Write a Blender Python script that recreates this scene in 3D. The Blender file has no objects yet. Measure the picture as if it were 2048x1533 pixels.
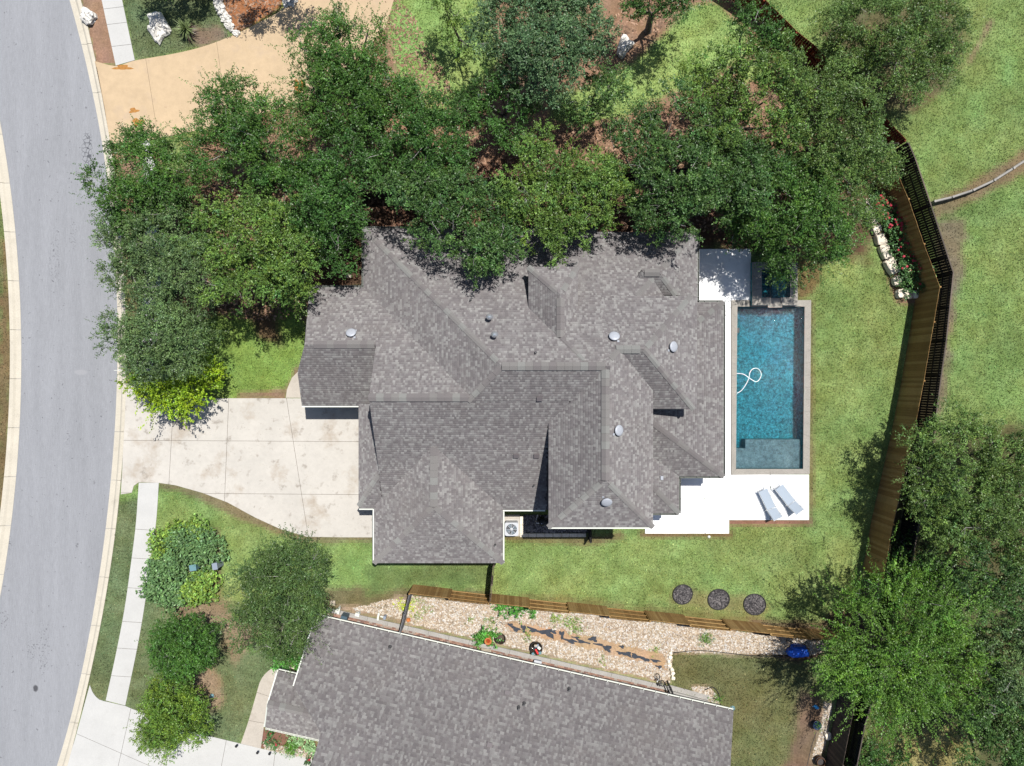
import bpy, math, random
import numpy as np
from mathutils import Vector

# ------------------------------------------------------------------ camera, sky, sun, exposure
C = bpy.context.scene.collection
SC = bpy.context.scene
H = 44.0            # drone height above the lawn in metres
S = 32.0            # photo pixels per metre on the lawn
CX, CY = 1024.0, 766.5
cam_d = bpy.data.cameras.new('camera'); cam = bpy.data.objects.new('camera', cam_d); C.objects.link(cam)
cam.location = (0, 0, H); cam.rotation_euler = (0, 0, 0)
cam_d.sensor_width = 36.0; cam_d.lens = 18.0 / ((1024 / S) / H)
cam_d.clip_start = 0.5; cam_d.clip_end = 1500
SC.camera = cam
SUN = Vector((0.21, 0.31, 1.0)).normalized()
elev = math.asin(SUN.z); azim = math.atan2(SUN.x, SUN.y)
wd = bpy.data.worlds.new('World'); SC.world = wd; wd.use_nodes = True
wn = wd.node_tree.nodes; wn.clear()
sky = wn.new('ShaderNodeTexSky'); sky.sky_type = 'NISHITA'; sky.sun_disc = False
sky.sun_elevation = elev; sky.sun_rotation = azim; sky.air_density = 1.0; sky.dust_density = 1.0
bg = wn.new('ShaderNodeBackground'); bg.inputs['Strength'].default_value = 0.075
wo = wn.new('ShaderNodeOutputWorld')
wd.node_tree.links.new(sky.outputs[0], bg.inputs['Color']); wd.node_tree.links.new(bg.outputs[0], wo.inputs['Surface'])
sl = bpy.data.lights.new('sun', 'SUN'); sl.energy = 4.6; sl.angle = math.radians(0.53); sl.color = (1.0, 0.965, 0.91)
so = bpy.data.objects.new('sun', sl); C.objects.link(so); so.location = (20, 30, 60)
so.rotation_euler = SUN.to_track_quat('Z', 'Y').to_euler()
SC.view_settings.view_transform = 'Standard'; SC.view_settings.look = 'None'
SC.view_settings.exposure = 0.62; SC.view_settings.gamma = 1.0; SC.view_settings.use_curve_mapping = False
SC.render.engine = 'CYCLES'
SC.cycles.max_bounces = 6; SC.cycles.transparent_max_bounces = 8
SC.cycles.use_denoising = True

R = np.random.default_rng(11)
random.seed(5)

# ------------------------------------------------------------------ helpers
def W(px, py, h=0.0):
    k = (H - h) / H / S
    return ((px - CX) * k, -(py - CY) * k)
def W3(px, py, h=0.0):
    x, y = W(px, py, h); return (x, y, h)
def WP(pts, h=0.0):
    return [W(a, b, h) for a, b in pts]
def lin1(v):
    v = v / 255.0
    return v / 12.92 if v <= 0.04045 else ((v + 0.055) / 1.055) ** 2.4
def col(r, g, b, k=0.46):
    return (lin1(r) * k, lin1(g) * k, lin1(b) * k)

_tab = np.random.default_rng(3).random((256, 256))
def vnoise(x, y, s=0):
    x = np.asarray(x, float) + s * 17.3; y = np.asarray(y, float) + s * 9.7
    xi = np.floor(x).astype(int); yi = np.floor(y).astype(int)
    fx = x - xi; fy = y - yi; fx = fx * fx * (3 - 2 * fx); fy = fy * fy * (3 - 2 * fy)
    a = _tab[xi % 256, yi % 256]; b = _tab[(xi + 1) % 256, yi % 256]
    c = _tab[xi % 256, (yi + 1) % 256]; d = _tab[(xi + 1) % 256, (yi + 1) % 256]
    return (a * (1 - fx) + b * fx) * (1 - fy) + (c * (1 - fx) + d * fx) * fy
def fbm(x, y, s=0, o=4):
    t = 0; a = 0.5; n = 0
    for i in range(o):
        t = t + a * vnoise(x * 2 ** i, y * 2 ** i, s + i); n += a; a *= 0.55
    return t / n

MATS = {}
def nodes(name):
    m = bpy.data.materials.new(name); m.use_nodes = True; nt = m.node_tree; nt.nodes.clear()
    out = nt.nodes.new('ShaderNodeOutputMaterial'); b = nt.nodes.new('ShaderNodeBsdfPrincipled')
    nt.links.new(b.outputs[0], out.inputs['Surface'])
    return m, nt, b, out
def surf(name, c=(0.5, 0.5, 0.5), rough=0.85, nz=(), bump=None, attr=None, spec=0.3, metal=0.0, spot=None, trans=0.0, stretch=None):
    """colour (or face colour attribute) times layered world-space noise, with bump"""
    m, nt, b, out = nodes(name); N = nt.nodes; L = nt.links
    geo = N.new('ShaderNodeNewGeometry'); pos = geo.outputs['Position']
    if stretch:
        mp = N.new('ShaderNodeMapping'); mp.inputs['Scale'].default_value = stretch[:3]
        if len(stretch) > 3: mp.inputs['Rotation'].default_value = (0, 0, stretch[3])
        L.new(pos, mp.inputs['Vector']); pos = mp.outputs[0]
    if attr:
        a = N.new('ShaderNodeAttribute'); a.attribute_name = attr; cur = a.outputs['Color']
    else:
        a = N.new('ShaderNodeRGB'); a.outputs[0].default_value = (*c, 1); cur = a.outputs[0]
    for sc, amt in nz:
        t = N.new('ShaderNodeTexNoise'); t.inputs['Scale'].default_value = sc; t.inputs['Detail'].default_value = 3
        t.inputs['Roughness'].default_value = 0.6; L.new(pos, t.inputs['Vector'])
        mr = N.new('ShaderNodeMapRange'); mr.inputs['From Min'].default_value = 0.3; mr.inputs['From Max'].default_value = 0.7
        mr.inputs['To Min'].default_value = 1 - amt; mr.inputs['To Max'].default_value = 1 + amt
        L.new(t.outputs['Fac'], mr.inputs['Value'])
        v = N.new('ShaderNodeVectorMath'); v.operation = 'SCALE'; L.new(cur, v.inputs[0]); L.new(mr.outputs[0], v.inputs['Scale'])
        cur = v.outputs[0]
    for sp in (spot or []):
        # stains: (scale, threshold lo, hi, colour, strength)
        sc, lo, hi, sc_col, st = sp
        t = N.new('ShaderNodeTexNoise'); t.inputs['Scale'].default_value = sc; t.inputs['Detail'].default_value = 5
        t.inputs['Roughness'].default_value = 0.65; L.new(pos, t.inputs['Vector'])
        mr = N.new('ShaderNodeMapRange'); mr.inputs['From Min'].default_value = lo; mr.inputs['From Max'].default_value = hi
        mr.inputs['To Min'].default_value = 0; mr.inputs['To Max'].default_value = st; L.new(t.outputs['Fac'], mr.inputs['Value'])
        mx = N.new('ShaderNodeMix'); mx.data_type = 'RGBA'; L.new(mr.outputs[0], mx.inputs[0]); L.new(cur, mx.inputs[6])
        mx.inputs[7].default_value = (*sc_col, 1); cur = mx.outputs[2]
    L.new(cur, b.inputs['Base Color'])
    b.inputs['Roughness'].default_value = rough; b.inputs['Metallic'].default_value = metal
    b.inputs['Specular IOR Level'].default_value = spec
    if bump:
        t = N.new('ShaderNodeTexNoise'); t.inputs['Scale'].default_value = bump[0]; t.inputs['Detail'].default_value = 4
        L.new(pos, t.inputs['Vector'])
        bp = N.new('ShaderNodeBump'); bp.inputs['Strength'].default_value = bump[1]; bp.inputs['Distance'].default_value = bump[2] if len(bump) > 2 else 0.02
        L.new(t.outputs['Fac'], bp.inputs['Height']); L.new(bp.outputs[0], b.inputs['Normal'])
    if trans:
        tr = N.new('ShaderNodeBsdfTranslucent'); L.new(cur, tr.inputs['Color'])
        ms = N.new('ShaderNodeMixShader'); ms.inputs[0].default_value = trans
        L.new(b.outputs[0], ms.inputs[1]); L.new(tr.outputs[0], ms.inputs[2]); L.new(ms.outputs[0], out.inputs['Surface'])
    MATS[name] = m
    return m

WORLD = {}   # world location of every object (no rotations on world-built parents)
def link(o, parent=None, wl=(0, 0, 0)):
    C.objects.link(o); WORLD[o.name] = wl
    if parent is not None:
        pl = WORLD[parent.name]; o.parent = parent
        o.location = (wl[0] - pl[0], wl[1] - pl[1], wl[2] - pl[2])
    else:
        o.location = wl
    return o
def tag(o, label=None, cat=None, group=None, kind=None):
    if label: o['label'] = label
    if cat: o['category'] = cat
    if group: o['group'] = group
    if kind: o['kind'] = kind
    return o
def thing(name, label, cat, loc, group=None):
    o = bpy.data.objects.new(name, None); o.empty_display_size = 0.3
    link(o, None, tuple(loc)); return tag(o, label, cat, group)

def npmesh(name, V, F, mat, cols=None, smooth=False):
    """V (n,3), F (m,k) arrays"""
    V = np.asarray(V, np.float32); F = np.asarray(F, np.int32)
    me = bpy.data.meshes.new(name); k = F.shape[1]
    me.vertices.add(len(V)); me.vertices.foreach_set('co', V.ravel())
    me.loops.add(F.size); me.loops.foreach_set('vertex_index', F.ravel())
    me.polygons.add(len(F)); me.polygons.foreach_set('loop_start', np.arange(0, F.size, k, dtype=np.int32))
    if cols is not None:
        at = me.attributes.new('Col', 'FLOAT_COLOR', 'FACE')
        cc = np.ones((len(F), 4), np.float32); cc[:, :3] = cols; at.data.foreach_set('color', cc.ravel())
    me.update(calc_edges=True)
    if smooth: me.polygons.foreach_set('use_smooth', np.ones(len(F), bool))
    me.materials.append(mat)
    return me
def npobj(name, V, F, mat, parent=None, cols=None, smooth=False, kind=None):
    V = np.asarray(V, float)
    lo = V.min(0); hi = V.max(0); o0 = np.array([(lo[0] + hi[0]) / 2, (lo[1] + hi[1]) / 2, lo[2]])
    me = npmesh(name, V - o0, F, mat, cols, smooth)
    o = bpy.data.objects.new(name, me); link(o, parent, tuple(o0))
    if kind: o['kind'] = kind
    return o

class MB:
    """collects faces of one mesh"""
    def __init__(s): s.v = []; s.f = []; s.c = []; s.cur = None; s.sm = []
    def add(s, vs, fs, smooth=False):
        n = len(s.v); s.v += [tuple(p) for p in vs]
        for f in fs:
            s.f.append([i + n for i in f]); s.c.append(s.cur); s.sm.append(smooth)
    def box(s, c, d, rz=0.0, axes=None):
        hx, hy, hz = d[0] / 2, d[1] / 2, d[2] / 2
        if axes is None:
            cr, sr = math.cos(rz), math.sin(rz); axes = ((cr, sr, 0), (-sr, cr, 0), (0, 0, 1))
        P = []
        for sx, sy, sz in ((-1, -1, -1), (1, -1, -1), (1, 1, -1), (-1, 1, -1), (-1, -1, 1), (1, -1, 1), (1, 1, 1), (-1, 1, 1)):
            P.append(tuple(c[i] + sx * hx * axes[0][i] + sy * hy * axes[1][i] + sz * hz * axes[2][i] for i in range(3)))
        s.add(P, [(0, 3, 2, 1), (4, 5, 6, 7), (0, 1, 5, 4), (1, 2, 6, 5), (2, 3, 7, 6), (3, 0, 4, 7)])
    def bar(s, p, q, w, h, up=(0, 0, 1)):
        p = Vector(p); q = Vector(q); d = (q - p); L = d.length; d.normalize()
        u = Vector(up); sd = d.cross(u)
        if sd.length < 1e-4: sd = d.cross(Vector((0, 1, 0)))
        sd.normalize(); u2 = sd.cross(d)
        s.box((p + q) / 2, (L, w, h), axes=(d, sd, u2))
    def prism(s, poly, z0, z1, cap0=False):
        n = len(poly); A = sum(poly[i][0] * poly[(i + 1) % n][1] - poly[(i + 1) % n][0] * poly[i][1] for i in range(n))
        if A < 0: poly = poly[::-1]
        vs = [(x, y, z0) for x, y in poly] + [(x, y, z1) for x, y in poly]
        fs = [tuple(range(n, 2 * n))] + [(i, (i + 1) % n, n + (i + 1) % n, n + i) for i in range(n)]
        if cap0: fs.append(tuple(range(n - 1, -1, -1)))
        s.add(vs, fs)
    def tube(s, pts, rad, n=6, caps=True, smooth=True):
        pts = [Vector(p) for p in pts]
        if not hasattr(rad, '__len__'): rad = [rad] * len(pts)
        vs = []; prev = None
        for i, p in enumerate(pts):
            d = (pts[min(i + 1, len(pts) - 1)] - pts[max(i - 1, 0)]).normalized()
            if prev is None:
                a = d.cross(Vector((0, 0, 1)))
                if a.length < 1e-3: a = d.cross(Vector((0, 1, 0)))
                a.normalize()
            else:
                a = (prev - d * prev.dot(d)).normalized()
            prev = a; b = d.cross(a)
            for k in range(n):
                t = 2 * math.pi * k / n; vs.append(p + (a * math.cos(t) + b * math.sin(t)) * rad[i])
        fs = []
        for i in range(len(pts) - 1):
            for k in range(n):
                fs.append((i * n + k, i * n + (k + 1) % n, (i + 1) * n + (k + 1) % n, (i + 1) * n + k))
        s.add(vs, fs, smooth)
        if caps:
            s.add(vs[:n], [tuple(range(n - 1, -1, -1))]); s.add(vs[-n:], [tuple(range(n))])
    def lathe(s, c, prof, n=20, smooth=True, axis=None):
        vs = []; fs = []
        for r, z in prof:
            for k in range(n):
                t = 2 * math.pi * k / n; vs.append((c[0] + r * math.cos(t), c[1] + r * math.sin(t), c[2] + z))
        for i in range(len(prof) - 1):
            for k in range(n):
                fs.append((i * n + k, i * n + (k + 1) % n, (i + 1) * n + (k + 1) % n, (i + 1) * n + k))
        s.add(vs, fs, smooth)
        if prof[-1][0] > 1e-4: s.add(vs[-n:], [tuple(range(n))])
        if prof[0][0] > 1e-4: s.add(vs[:n], [tuple(range(n - 1, -1, -1))])
    def rock(s, c, r, seed, n=2, rough=0.25, flat=0.3, sq=1.0):
        """an irregular lump: displaced subdivided octahedron-like ball"""
        rg = random.Random(seed); ph = [rg.random() * 9 for _ in range(6)]
        nu, nv = 7 + 3 * n, 4 + 2 * n; vs = []; fs = []
        for j in range(nv + 1):
            th = math.pi * j / nv
            for i in range(nu):
                a = 2 * math.pi * i / nu
                d = (math.sin(th) * math.cos(a), math.sin(th) * math.sin(a), math.cos(th))
                if sq != 1.0:
                    d = tuple(math.copysign(abs(q) ** sq, q) for q in d)
                k = 1 + rough * (math.sin(3.1 * d[0] + ph[0]) * math.sin(2.7 * d[1] + ph[1]) + 0.6 * math.sin(6.3 * d[2] + ph[2] + 3 * d[0]) * math.sin(5.1 * d[0] + ph[3]) + 0.35 * math.sin(11 * d[1] + ph[4]) * math.sin(9 * d[0] + ph[5]))
                k += rg.uniform(-1, 1) * rough * 0.22
                z = c[2] + d[2] * r[2] * k
                vs.append((c[0] + d[0] * r[0] * k, c[1] + d[1] * r[1] * k, max(z, -0.05)))
        for j in range(nv):
            for i in range(nu):
                fs.append((j * nu + i, (j + 1) * nu + i, (j + 1) * nu + (i + 1) % nu, j * nu + (i + 1) % nu))
        s.add(vs, fs, False)
    def build(s, name, mat, parent=None, origin=None, kind=None, local=False):
        if local: o0 = (0, 0, 0)
        elif origin is not None: o0 = origin
        else:
            xs = [p[0] for p in s.v]; ys = [p[1] for p in s.v]; zs = [p[2] for p in s.v]
            o0 = ((min(xs) + max(xs)) / 2, (min(ys) + max(ys)) / 2, min(zs))
        me = bpy.data.meshes.new(name)
        me.from_pydata([(x - o0[0], y - o0[1], z - o0[2]) for x, y, z in s.v], [], s.f)
        if any(c is not None for c in s.c):
            at = me.attributes.new('Col', 'FLOAT_COLOR', 'FACE')
            for i, c in enumerate(s.c): at.data[i].color = (*(c or (0.3, 0.3, 0.3)), 1)
        if any(s.sm): me.polygons.foreach_set('use_smooth', s.sm)
        for m in (mat if isinstance(mat, (list, tuple)) else [mat]): me.materials.append(m)
        o = bpy.data.objects.new(name, me)
        if local:
            C.objects.link(o); WORLD[o.name] = (0, 0, 0)
            if parent is not None: o.parent = parent
        else: link(o, parent, o0)
        if kind: o['kind'] = kind
        return o

def copy_tree(o, parent=None):
    c = o.copy(); C.objects.link(c)
    if parent is not None: c.parent = parent; c.matrix_parent_inverse = o.matrix_parent_inverse.copy()
    WORLD[c.name] = WORLD.get(o.name, (0, 0, 0))
    for ch in list(o.children): copy_tree(ch, c)
    return c

def clip(poly, a, b, c):
    """keep a*x+b*y+c >= 0"""
    out = []; n = len(poly)
    for i in range(n):
        p, q = poly[i], poly[(i + 1) % n]; dp = a * p[0] + b * p[1] + c; dq = a * q[0] + b * q[1] + c
        if dp >= 0: out.append(p)
        if (dp >= 0) != (dq >= 0):
            t = dp / (dp - dq); out.append((p[0] + (q[0] - p[0]) * t, p[1] + (q[1] - p[1]) * t))
    return out
def area(poly):
    n = len(poly); return abs(sum(poly[i][0] * poly[(i + 1) % n][1] - poly[(i + 1) % n][0] * poly[i][1] for i in range(n))) / 2
def split(polys, p, q, gap=0.02):
    """cut every polygon along the line p-q leaving a joint"""
    nx, ny = -(q[1] - p[1]), q[0] - p[0]; l = math.hypot(nx, ny); nx /= l; ny /= l; c = -(nx * p[0] + ny * p[1]); out = []
    for P in polys:
        for sg in (1, -1):
            k = clip(P, sg * nx, sg * ny, sg * c - gap / 2)
            if len(k) > 2 and area(k) > 0.02: out.append(k)
    return out
def smooth_line(pts, n):
    """Catmull-Rom resample of a polyline"""
    P = [np.array(p, float) for p in pts]; P = [2 * P[0] - P[1]] + P + [2 * P[-1] - P[-2]]; out = []
    m = len(P) - 3
    for i in range(n):
        t = i / (n - 1) * m; k = min(int(t), m - 1); u = t - k; a, b, c, d = P[k:k + 4]
        out.append(tuple(0.5 * ((2 * b) + (c - a) * u + (2 * a - 5 * b + 4 * c - d) * u * u + (3 * b - a - 3 * c + d) * u ** 3)))
    return out

# ------------------------------------------------------------------ materials
M = MATS
surf('ground', attr='Col', nz=((0.5, 0.10), (2.2, 0.16), (9, 0.22), (40, 0.25)), bump=(30, 0.5, 0.04), rough=0.95, spec=0.1)
surf('grass_blade', attr='Col', rough=0.6, spec=0.2, trans=0.25)
surf('kerb', col(240, 231, 212), nz=((1.0, 0.06), (14, 0.08)), bump=(120, 0.15, 0.01), spot=[(1.3, 0.58, 0.8, col(170, 160, 140), 0.4)])
surf('concrete', col(236, 230, 220), nz=((0.35, 0.06), (3, 0.05), (30, 0.06)), bump=(150, 0.12, 0.008),
     spot=[(0.42, 0.54, 0.74, col(190, 170, 146), 0.85), (1.5, 0.57, 0.70, col(150, 138, 124), 0.6), (5.0, 0.64, 0.72, col(130, 120, 108), 0.4)])
surf('concrete_bright', col(233, 232, 228), nz=((0.6, 0.05), (20, 0.05)), spot=[(1.1, 0.6, 0.85, col(190, 185, 178), 0.4)])
surf('path_concrete', col(226, 216, 202), nz=((0.8, 0.07), (12, 0.07)), spot=[(1.2, 0.56, 0.8, col(165, 150, 132), 0.5)])
surf('tan_concrete', col(234, 206, 168), nz=((0.4, 0.07), (2.5, 0.06), (25, 0.06)), bump=(120, 0.12, 0.01), spot=[(0.5, 0.55, 0.75, col(222, 198, 172), 0.8), (2.0, 0.64, 0.8, col(190, 150, 105), 0.5)])
surf('rust_stain', col(205, 145, 75), nz=((8, 0.2),))
surf('joint_dirt', col(105, 92, 78), nz=((20, 0.3),))
surf('deck', (0.76, 0.76, 0.755), rough=0.7, nz=((0.7, 0.05), (20, 0.05)), spot=[(0.9, 0.55, 0.75, (0.52, 0.51, 0.49), 0.5), (3.5, 0.62, 0.72, (0.42, 0.41, 0.39), 0.35)])
surf('coping', col(192, 186, 176), nz=((1.5, 0.08), (18, 0.16), (60, 0.1)), bump=(60, 0.3, 0.01))
surf('plaster', col(90, 170, 184, 0.46), nz=((0.8, 0.08), (6.5, 0.70), (14, 0.6)), rough=0.8)  # strong mottling paints the light and dark of water ripples into the plaster
surf('ledge_plaster', col(128, 146, 156, 0.42), nz=((1.0, 0.1), (5.0, 0.4), (12, 0.35)), rough=0.8)
surf('hose', (0.75, 0.75, 0.76), rough=0.4)
surf('shingle', attr='Col', nz=((0.35, 0.05), (60, 0.18),), bump=(200, 0.2, 0.004), rough=1.0, spec=0.1, spot=[(0.25, 0.52, 0.75, col(150, 142, 138, 0.46), 0.35)])
for n_ in M['shingle'].node_tree.nodes:
    if n_.type == 'BSDF_PRINCIPLED' and 'Diffuse Roughness' in n_.inputs: n_.inputs['Diffuse Roughness'].default_value = 1.0
surf('roof_felt', col(100, 95, 96), rough=0.95)
surf('wall_stone', col(215, 200, 175), nz=((2, 0.1), (15, 0.12)), bump=(20, 0.4, 0.02))
surf('white_trim', col(240, 243, 232, 0.58), rough=0.5, nz=((3, 0.05),))
surf('gutter_dark', col(120, 125, 118), rough=0.5)
surf('vent_metal', (0.31, 0.325, 0.355), rough=0.5, nz=((12, 0.08),), metal=0.1)
surf('pipe_metal', (0.55, 0.57, 0.6), rough=0.25, metal=0.7)
surf('black_plastic', (0.02, 0.02, 0.022), rough=0.5, nz=((10, 0.2),))
surf('dark_vent', (0.07, 0.068, 0.07), rough=0.7)
surf('bark', col(150, 142, 132), nz=((6, 0.25), (30, 0.2)), bump=(25, 0.5, 0.02))
surf('pale_twig', col(215, 210, 205, 0.5), nz=((9, 0.2),))
surf('leaf', attr='Col', rough=0.42, spec=0.30, trans=0.17)
surf('petal', col(222, 70, 92, .55), rough=0.6, nz=((20, 0.2),), trans=0.2)
surf('cedar', attr='Col', rough=0.85, nz=((1.2, 0.12), (20, 0.2)), bump=(40, 0.3, 0.01))
surf('dark_wood', attr='Col', rough=0.85, nz=((1.5, 0.15), (20, 0.2)))
surf('rail_wood', col(190, 185, 178), nz=((2, 0.15), (25, 0.2)), rough=0.8)
surf('white_rock', col(240, 236, 228, 0.62), nz=((3, 0.14), (14, 0.2)), bump=(14, 0.7, 0.04), spot=[(5.0, 0.55, 0.63, col(70, 65, 62), 0.7)])
surf('limestone', col(244, 232, 212, 0.66), nz=((2, 0.12), (12, 0.15)), bump=(12, 0.4, 0.02), spot=[(2.5, 0.55, 0.75, col(215, 165, 120), 0.5), (6.0, 0.66, 0.74, col(90, 84, 78), 0.5)])
surf('gravel', attr='Col', rough=0.9)
surf('mulch_chip', attr='Col', rough=0.95)
surf('edging', (0.02, 0.02, 0.02), rough=0.6)
surf('brick', attr='Col', rough=0.9, nz=((20, 0.15),))
surf('ledge_stone', col(200, 196, 190), nz=((2, 0.1), (15, 0.12)))
surf('aluminium', (0.33, 0.34, 0.35), rough=0.4, metal=0.5)
surf('sling', col(185, 198, 212, 0.55), rough=0.8, nz=((60, 0.06),))
surf('ac_paint', col(218, 222, 228, 0.55), rough=0.5, nz=((6, 0.06),))
surf('blue_tarp', (0.015, 0.10, 0.55), rough=0.4, nz=((4, 0.25),), bump=(5, 0.8, 0.06))
surf('blue_plastic', (0.05, 0.30, 0.62), rough=0.4)
surf('teal_plastic', col(128, 172, 182), rough=0.5)
surf('grey_plastic', col(170, 182, 200), rough=0.5)
surf('slate_blue', col(90, 115, 130), rough=0.5)
surf('terracotta', col(225, 140, 80), rough=0.8, nz=((8, 0.12),))
surf('terracotta_in', col(180, 70, 25), rough=0.9)
surf('red_plastic', (0.5, 0.03, 0.03), rough=0.4)
surf('fabric', col(76, 82, 92), rough=0.9, nz=((6, 0.2),))
surf('barrel_wood', col(120, 85, 60), rough=0.8, nz=((6, 0.2),))
surf('galvanised', (0.55, 0.58, 0.62), rough=0.4, metal=0.4)
surf('beige_box', col(222, 208, 185), rough=0.7)
surf('garage_paint', col(225, 222, 215, 0.6), rough=0.6)

def road_material():
    m = surf('asphalt', col(181, 183, 188, 0.44), rough=0.9, nz=((0.3, 0.05), (1.6, 0.055), (22, 0.09), (110, 0.16)), bump=(160, 0.3, 0.01), spec=0.2,
             stretch=(1.0, 0.10, 1.0, 0.04))
    nt = m.node_tree; N = nt.nodes; L = nt.links
    b = [n for n in N if n.type == 'BSDF_PRINCIPLED'][0]; src = b.inputs['Base Color'].links[0].from_socket
    geo = N.new('ShaderNodeNewGeometry')
    # patches of alligator cracking and oil drips, each with its own place and size
    cx, cy = W(172, 300); fac = None
    vo = N.new('ShaderNodeTexVoronoi'); vo.feature = 'DISTANCE_TO_EDGE'; vo.inputs['Scale'].default_value = 4.2
    wob = N.new('ShaderNodeTexNoise'); wob.inputs['Scale'].default_value = 6.0; L.new(geo.outputs['Position'], wob.inputs['Vector'])
    add = N.new('ShaderNodeVectorMath'); add.operation = 'MULTIPLY_ADD'; L.new(wob.outputs['Color'], add.inputs[0])
    add.inputs[1].default_value = (0.12, 0.12, 0.0); L.new(geo.outputs['Position'], add.inputs[2]); L.new(add.outputs[0], vo.inputs['Vector'])
    ln = N.new('ShaderNodeMapRange'); ln.inputs['From Min'].default_value = 0.035; ln.inputs['From Max'].default_value = 0.085
    ln.inputs['To Min'].default_value = 1; ln.inputs['To Max'].default_value = 0; L.new(vo.outputs['Distance'], ln.inputs['Value'])
    def blob(x, y, rx, ry, amp=0.8):
        mp = N.new('ShaderNodeMapping'); mp.vector_type = 'POINT'
        mp.inputs['Location'].default_value = (-x / rx, -y / ry, 0); mp.inputs['Scale'].default_value = (1 / rx, 1 / ry, 0)
        L.new(geo.outputs['Position'], mp.inputs['Vector'])
        le = N.new('ShaderNodeVectorMath'); le.operation = 'LENGTH'; L.new(mp.outputs[0], le.inputs[0])
        n2 = N.new('ShaderNodeTexNoise'); n2.inputs['Scale'].default_value = 5.0; n2.inputs['Detail'].default_value = 4; L.new(geo.outputs['Position'], n2.inputs['Vector'])
        ad = N.new('ShaderNodeMath'); ad.operation = 'MULTIPLY_ADD'; L.new(n2.outputs['Fac'], ad.inputs[0]); ad.inputs[1].default_value = amp; L.new(le.outputs['Value'], ad.inputs[2])
        mr = N.new('ShaderNodeMapRange'); mr.inputs['From Min'].default_value = 1.0 + amp * 0.35; mr.inputs['From Max'].default_value = 0.65 + amp * 0.35
        L.new(ad.outputs[0], mr.inputs['Value']); return mr.outputs[0]
    mu = N.new('ShaderNodeMath'); mu.operation = 'MULTIPLY'; L.new(blob(cx, cy, 0.42, 1.5, 0.5), mu.inputs[0]); L.new(ln.outputs[0], mu.inputs[1])
    cur = src
    def mixin(f, c, k):
        nonlocal cur
        ml = N.new('ShaderNodeMath'); ml.operation = 'MULTIPLY'; L.new(f, ml.inputs[0]); ml.inputs[1].default_value = k
        mx = N.new('ShaderNodeMix'); mx.data_type = 'RGBA'; L.new(ml.outputs[0], mx.inputs[0]); L.new(cur, mx.inputs[6]); mx.inputs[7].default_value = (*c, 1); cur = mx.outputs[2]
    mixin(mu.outputs[0], (0.05, 0.052, 0.06), 0.85)
    sp = N.new('ShaderNodeTexNoise'); sp.inputs['Scale'].default_value = 9.0; sp.inputs['Detail'].default_value = 3; L.new(geo.outputs['Position'], sp.inputs['Vector'])
    spr = N.new('ShaderNodeMapRange'); spr.inputs['From Min'].default_value = 0.56; spr.inputs['From Max'].default_value = 0.64; L.new(sp.outputs['Fac'], spr.inputs['Value'])
    for (a, bb, rx, ry, k, sol) in ((69, 1378, 0.2, 0.30, 0.9, 1), (85, 1300, 0.5, 2.2, 0.55, 0), (60, 1300, 0.4, 1.0, 0.6, 0), (5, 1240, 0.4, 0.9, 0.6, 0), (108, 520, 0.5, 2.4, 0.35, 0), (145, 470, 0.35, 1.3, 0.4, 0), (15, 1090, 0.5, 0.8, 0.4, 0), (135, 880, 0.3, 0.8, 0.3, 0)):
        x, y = W(a, bb); f = blob(x, y, rx, ry)
        if not sol:
            mm = N.new('ShaderNodeMath'); mm.operation = 'MULTIPLY'; L.new(f, mm.inputs[0]); L.new(spr.outputs[0], mm.inputs[1]); f = mm.outputs[0]
        mixin(f, (0.045, 0.045, 0.05), k)
    sk = N.new('ShaderNodeTexNoise'); sk.inputs['Scale'].default_value = 4.5; sk.inputs['Detail'].default_value = 2; L.new(geo.outputs['Position'], sk.inputs['Vector'])
    skr = N.new('ShaderNodeMapRange'); skr.inputs['From Min'].default_value = 0.70; skr.inputs['From Max'].default_value = 0.74; L.new(sk.outputs['Fac'], skr.inputs['Value']); mixin(skr.outputs[0], (0.06, 0.06, 0.065), 0.55)
    x, y = W(160, 745); mixin(blob(x, y, 0.5, 0.2, 0.3), (0.25, 0.25, 0.26), 0.5)
    L.new(cur, b.inputs['Base Color'])
    return m
road_material()

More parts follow.
